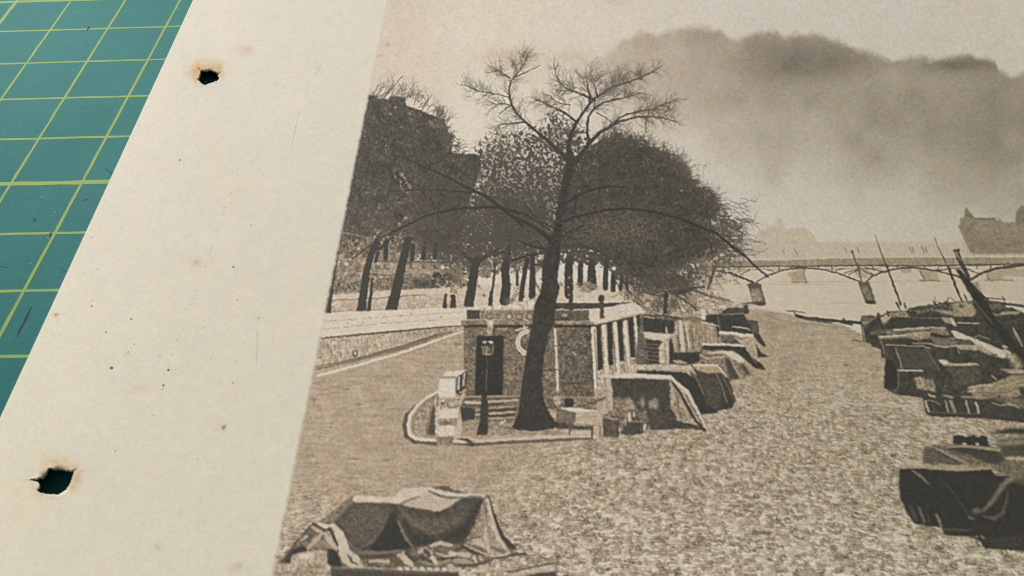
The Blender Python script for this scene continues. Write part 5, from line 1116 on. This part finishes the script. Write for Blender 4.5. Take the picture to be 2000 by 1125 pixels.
# ------------------------------------------------------------------ the album page
page = bpy.data.objects.new('album_page', None); C.objects.link(page)
page_o = (12.4 * CM, -5.8 * CM, 0.0)
page.location = page_o
page['label'] = 'aged cream album page with a sepia quayside photograph and two torn punch holes'
page['category'] = 'album page'

# --- margin with real holes
hole_px = [
    [(386, 131.5), (391, 136), (398, 136.5), (406, 135), (413, 135), (419, 138), (424, 140.5), (430, 141.5), (424, 144), (427, 149), (426.5, 154), (423, 159.5),
     (417, 161.5), (412, 161.5), (407, 163), (402, 164.5), (396, 163), (390, 160), (384, 154.5), (388, 151.5), (391, 146), (392.5, 140), (390, 137)],
    [(60, 936.5), (66, 935), (73, 935.5), (80, 931), (87, 924), (92, 916.5), (97, 914.5), (104, 915.5), (112, 914), (121, 915), (129, 918), (138, 919), (147, 915.5),
     (144, 922), (141.5, 930), (139, 938), (135, 947), (128, 954), (119, 960), (110, 964.5), (102, 964), (96, 965), (86, 964.5), (78, 963), (71.5, 958.5), (73, 955),
     (77, 951), (75.5, 944), (72, 940.5), (67, 938)]]
holes = []
for hp in hole_px:
    pts = np.array([on_sheet(*q)[:2] for q in hp]); holes.append(pts)
STEP = 0.026
ys = np.arange(Y_TOP, Y_BOT + STEP / 2, STEP); ny = len(ys)
ncol = 132
u = np.r_[np.linspace(0, 1, ncol - 1), 1.004]          # last strip tucks under the print
GX = x_edge(ys)[:, None] + (x_border(ys) - x_edge(ys))[:, None] * u[None, :]
GY = np.repeat(ys[:, None], ncol, 1)
GZ = sheet_z(GX, GY); GZ[:, -1] -= 0.004
idx = np.arange(ny * ncol).reshape(ny, ncol)
keep = np.ones((ny - 1, ncol - 1), bool)
vx, vy, vz = [GX.ravel()], [GY.ravel()], [GZ.ravel()]
faces = []
nv = ny * ncol
rim_dark = {}
for hi, pts in enumerate(holes):
    c = pts.mean(0)
    r0 = int(np.searchsorted(ys, pts[:, 1].min() - 0.16)); r1 = int(np.searchsorted(ys, pts[:, 1].max() + 0.16))
    cx = (c[0] - GX[r0, 0]) / (GX[r0, -1] - GX[r0, 0]) * (ncol - 1)
    hw = (max(pts[:, 0].max() - c[0], c[0] - pts[:, 0].min()) + 0.16) / (GX[r0, 1] - GX[r0, 0])
    c0, c1 = int(cx - hw), int(cx + hw) + 1
    keep[r0:r1, c0:c1] = False
    loop = [idx[r0, k] for k in range(c0, c1)] + [idx[k, c1] for k in range(r0, r1)] + [idx[r1, k] for k in range(c1, c0, -1)] + [idx[k, c0] for k in range(r1, r0, -1)]
    loop = np.array(loop); nl = len(loop)
    ox, oy = GX.ravel()[loop], GY.ravel()[loop]
    # hole outline, resampled at even spacing with a little fibre raggedness
    P_ = np.vstack([pts, pts[:1]]); d = np.r_[0, np.cumsum(np.hypot(*np.diff(P_, axis=0).T))]
    tt = np.linspace(0, d[-1], nl, endpoint=False)
    hx, hy = np.interp(tt, d, P_[:, 0]), np.interp(tt, d, P_[:, 1])
    rr = np.random.default_rng(20 + hi)
    hx = hx + 0.0025 * rr.standard_normal(nl); hy = hy + 0.0025 * rr.standard_normal(nl)
    ao = np.arctan2(oy - c[1], ox - c[0]); ah = np.arctan2(hy - c[1], hx - c[0])
    area = 0.5 * np.sum(hx * np.roll(hy, -1) - hy * np.roll(hx, -1))
    ar2 = 0.5 * np.sum(ox * np.roll(oy, -1) - oy * np.roll(ox, -1))
    if area * ar2 < 0: hx, hy, ah = hx[::-1], hy[::-1], ah[::-1]
    # best rotation
    best = min(range(nl), key=lambda k: np.sum(1 - np.cos(np.roll(ah, -k) - ao)))
    hx, hy = np.roll(hx, -best), np.roll(hy, -best)
    NR = 14
    prev = loop
    curl = 0.012 * np.convolve(np.r_[rr.standard_normal(nl), rr.standard_normal(8)], np.ones(9) / 9 * 3, 'valid')[:nl]
    for r in range(1, NR + 1):
        k = (r / NR) ** 0.75
        x = ox + (hx - ox) * k; y = oy + (hy - oy) * k
        z = sheet_z(x, y) + (curl - 0.006) * max(0, (k - 0.8) / 0.2) ** 2
        vx.append(x); vy.append(y); vz.append(z)
        cur = nv + np.arange(nl); nv += nl
        faces.append(np.stack([prev, np.roll(prev, -1), np.roll(cur, -1), cur], 1))
        prev = cur
rr_, cc_ = np.nonzero(keep)
gf = np.stack([idx[rr_, cc_], idx[rr_ + 1, cc_], idx[rr_ + 1, cc_ + 1], idx[rr_, cc_ + 1]], 1)
vx, vy, vz = np.concatenate(vx), np.concatenate(vy), np.concatenate(vz)
F = np.concatenate([gf] + faces)
# orient every face upwards
def orient(F, vx, vy):
    a, b, c_, d_ = F.T
    ar = (vx[c_] - vx[a]) * (vy[d_] - vy[b]) - (vx[d_] - vx[b]) * (vy[c_] - vy[a])
    G = F.copy(); flip = ar > 0                      # world y is -y
    G[flip] = F[flip][:, ::-1]
    return G
F = orient(F, vx, vy)
px, py = project(vx, vy, vz)
mcol = sample(px, py, ink_lin)
n = len(vx)
TH = 0.028
e = np.concatenate([F[:, [0, 1]], F[:, [1, 2]], F[:, [2, 3]], F[:, [3, 0]]])
key = np.minimum(e[:, 0], e[:, 1]).astype(np.int64) * n + np.maximum(e[:, 0], e[:, 1])
_, inv, cnt = np.unique(key, return_inverse=True, return_counts=True)
be = e[cnt[inv] == 1]
side = np.stack([be[:, 1], be[:, 0], be[:, 0] + n, be[:, 1] + n], 1)
F2 = np.concatenate([F, F[:, ::-1] + n, side])
V2 = np.concatenate([to_world(vx, vy, vz), to_world(vx, vy, vz - TH)])
link_mesh('paper', V2, F2, M_PAPER, page, page_o, np.concatenate([mcol, mcol]))['label'] = 'cream paper margin with brown stained punch holes'

# --- printed picture: one continuous inked surface, split by what is printed there
XA = 0.0
fine_x = np.concatenate([np.arange(0, 10.6, 0.0102), np.linspace(10.6, 10.8, 12)])
yy_ = [Y_TOP]
while yy_[-1] < Y_BOT:
    y = yy_[-1]
    st = 0.05 if (y < 0.4 or y > 11.0) else np.interp(y, [0.4, 3, 7, 10.8], [0.0190, 0.0150, 0.0112, 0.0098])
    yy_.append(min(Y_BOT, y + st))
pys = np.array(yy_)
PXs = x_border(pys)[:, None] + fine_x[None, :]
PYs = np.repeat(pys[:, None], len(fine_x), 1)
PZs = sheet_z(PXs, PYs)
qx, qy = project(PXs, PYs, PZs)
pcol = sample(qx, qy, ink_lin)
ncx = len(fine_x); ncy = len(pys)
fx_ = (qx[:-1, :-1] + qx[1:, 1:]) / 2; fy_ = (qy[:-1, :-1] + qy[1:, 1:]) / 2
fid = sample_id(fx_, fy_).ravel()
pidx = np.arange(ncx * ncy).reshape(ncy, ncx)
PF = np.stack([pidx[:-1, :-1], pidx[1:, :-1], pidx[1:, 1:], pidx[:-1, 1:]], -1).reshape(-1, 4)
PV = to_world(PXs, PYs, PZs).reshape(-1, 3)
PC = pcol.reshape(-1, 3)
made = {}
order = sorted(range(len(PARTS)), key=lambda k: PARTS[k][2] is not None)
for k in order:
    sel = PF[fid == k]
    if len(sel) == 0: continue
    uq, inv = np.unique(sel, return_inverse=True)
    nm, lb, par = PARTS[k]
    pob = made.get(par, page)
    o = link_mesh(nm, PV[uq], inv.reshape(-1, 4), M_PRINT, pob, page_o, PC[uq])
    if lb: o['label'] = lb
    made.setdefault(nm, o)
# back of the sheet under the print, and its cut far edges
bx = np.linspace(0, fine_x[-1], 40)
BX = x_border(np.array([Y_TOP, Y_BOT]))[:, None] + bx[None, :]
BY = np.repeat(np.array([[Y_TOP], [Y_BOT]]), 40, 1)
BZ = sheet_z(BX, BY) - TH
bi = np.arange(80).reshape(2, 40)
bf = np.stack([bi[0, :-1], bi[0, 1:], bi[1, 1:], bi[1, :-1]], 1)
BX2, BY2 = np.concatenate([BX.ravel()] * 2), np.concatenate([BY.ravel()] * 2)
BZ2 = np.concatenate([BZ.ravel(), BZ.ravel() + TH - 0.0005])
sk = lambda a: np.stack([a[:-1], a[1:], a[1:] + 80, a[:-1] + 80], 1)
bf = np.concatenate([bf, sk(bi[0]), sk(bi[1]), sk(bi[:, -1])])
link_mesh('sheet_back', to_world(BX2, BY2, BZ2), bf, M_BACK, page, page_o)

# --- specks, foxing and a dotted pricked line on the margin
def speck(p, rx, ry, mat, name, ang=0.3, seed=0):
    x, y, h = on_sheet(*p)
    rr = random.Random(seed)
    n = 9; vv = [(x, y, h + 0.0022)]
    for k in range(n):
        a = 2 * math.pi * k / n; q = 1 + rr.uniform(-.3, .3)
        dx, dy = rx * q * math.cos(a), ry * q * math.sin(a)
        vv.append((x + dx * math.cos(ang) - dy * math.sin(ang), y + dx * math.sin(ang) + dy * math.cos(ang), 0))
    vv = np.array(vv); vv[:, 2] = sheet_z(vv[:, 0], vv[:, 1]) + 0.0022
    ff = np.array([(0, 1 + (k + 1) % n, 1 + k) for k in range(n)])
    link_mesh(name, to_world(vv[:, 0], vv[:, 1], vv[:, 2]), ff, mat, page, page_o)
for i, (p, rx, ry) in enumerate([((217.5, 718.5), .022, .017), ((456, 521.5), .014, .012), ((350.5, 312.5), .014, .014), ((207, 648.5), .012, .010), ((256, 623.5), .012, .012),
                              ((179, 597.5), .010, .010), ((181, 587), .007, .007), ((191, 526), .008, .008), ((319, 752.5), .013, .013), ((250, 687.5), .010, .008),
                              ((329, 722.5), .012, .016), ((262, 672), .008, .006), ((490.5, 439.5), .008, .008), ((455, 748), .008, .006), ((463, 585), .008, .006)]):
    speck(p, rx, ry, M_SPECK, 'speck', seed=i)
dots = [(437, 412), (434, 420), (425.5, 453), (413, 483), (408, 497), (400, 520), (383, 567), (379, 584), (371, 594), (364, 620), (346, 664), (335, 692), (329, 714), (317, 760), (300, 810), (440, 405),
        (506, 79), (588, 106), (615, 145), (618, 135), (225, 880), (385, 897), (452, 376), (464, 330), (312, 695), (349, 655), (505, 620), (412, 700), (460, 705), (396, 640)]
for i, p in enumerate(dots):
    speck(p, .009 + .004 * (i % 3), .006, M_FAINT, 'speck', 1.9, 40 + i)
for i, (p, rx, ry) in enumerate([((436.5, 834.5), .020, .024), ((109.5, 614.5), .018, .014), ((178.5, 463.5), .020, .014), ((217, 383), .014, .006)]):
    speck(p, rx, ry, M_FOX if i < 2 else M_FAINT, 'foxing_spot', seed=90 + i)
for p0, p1 in [((413, 483), (408, 500)), ((585, 210), (566, 300)), ((629, 118), (616, 152)), ((503, 640), (500, 720))]:
    x0, y0, h = on_sheet(*p0); sliver('pencil_line', p0, p1, .007, M_PENCIL, page, page_o, h, zf=sheet_z)
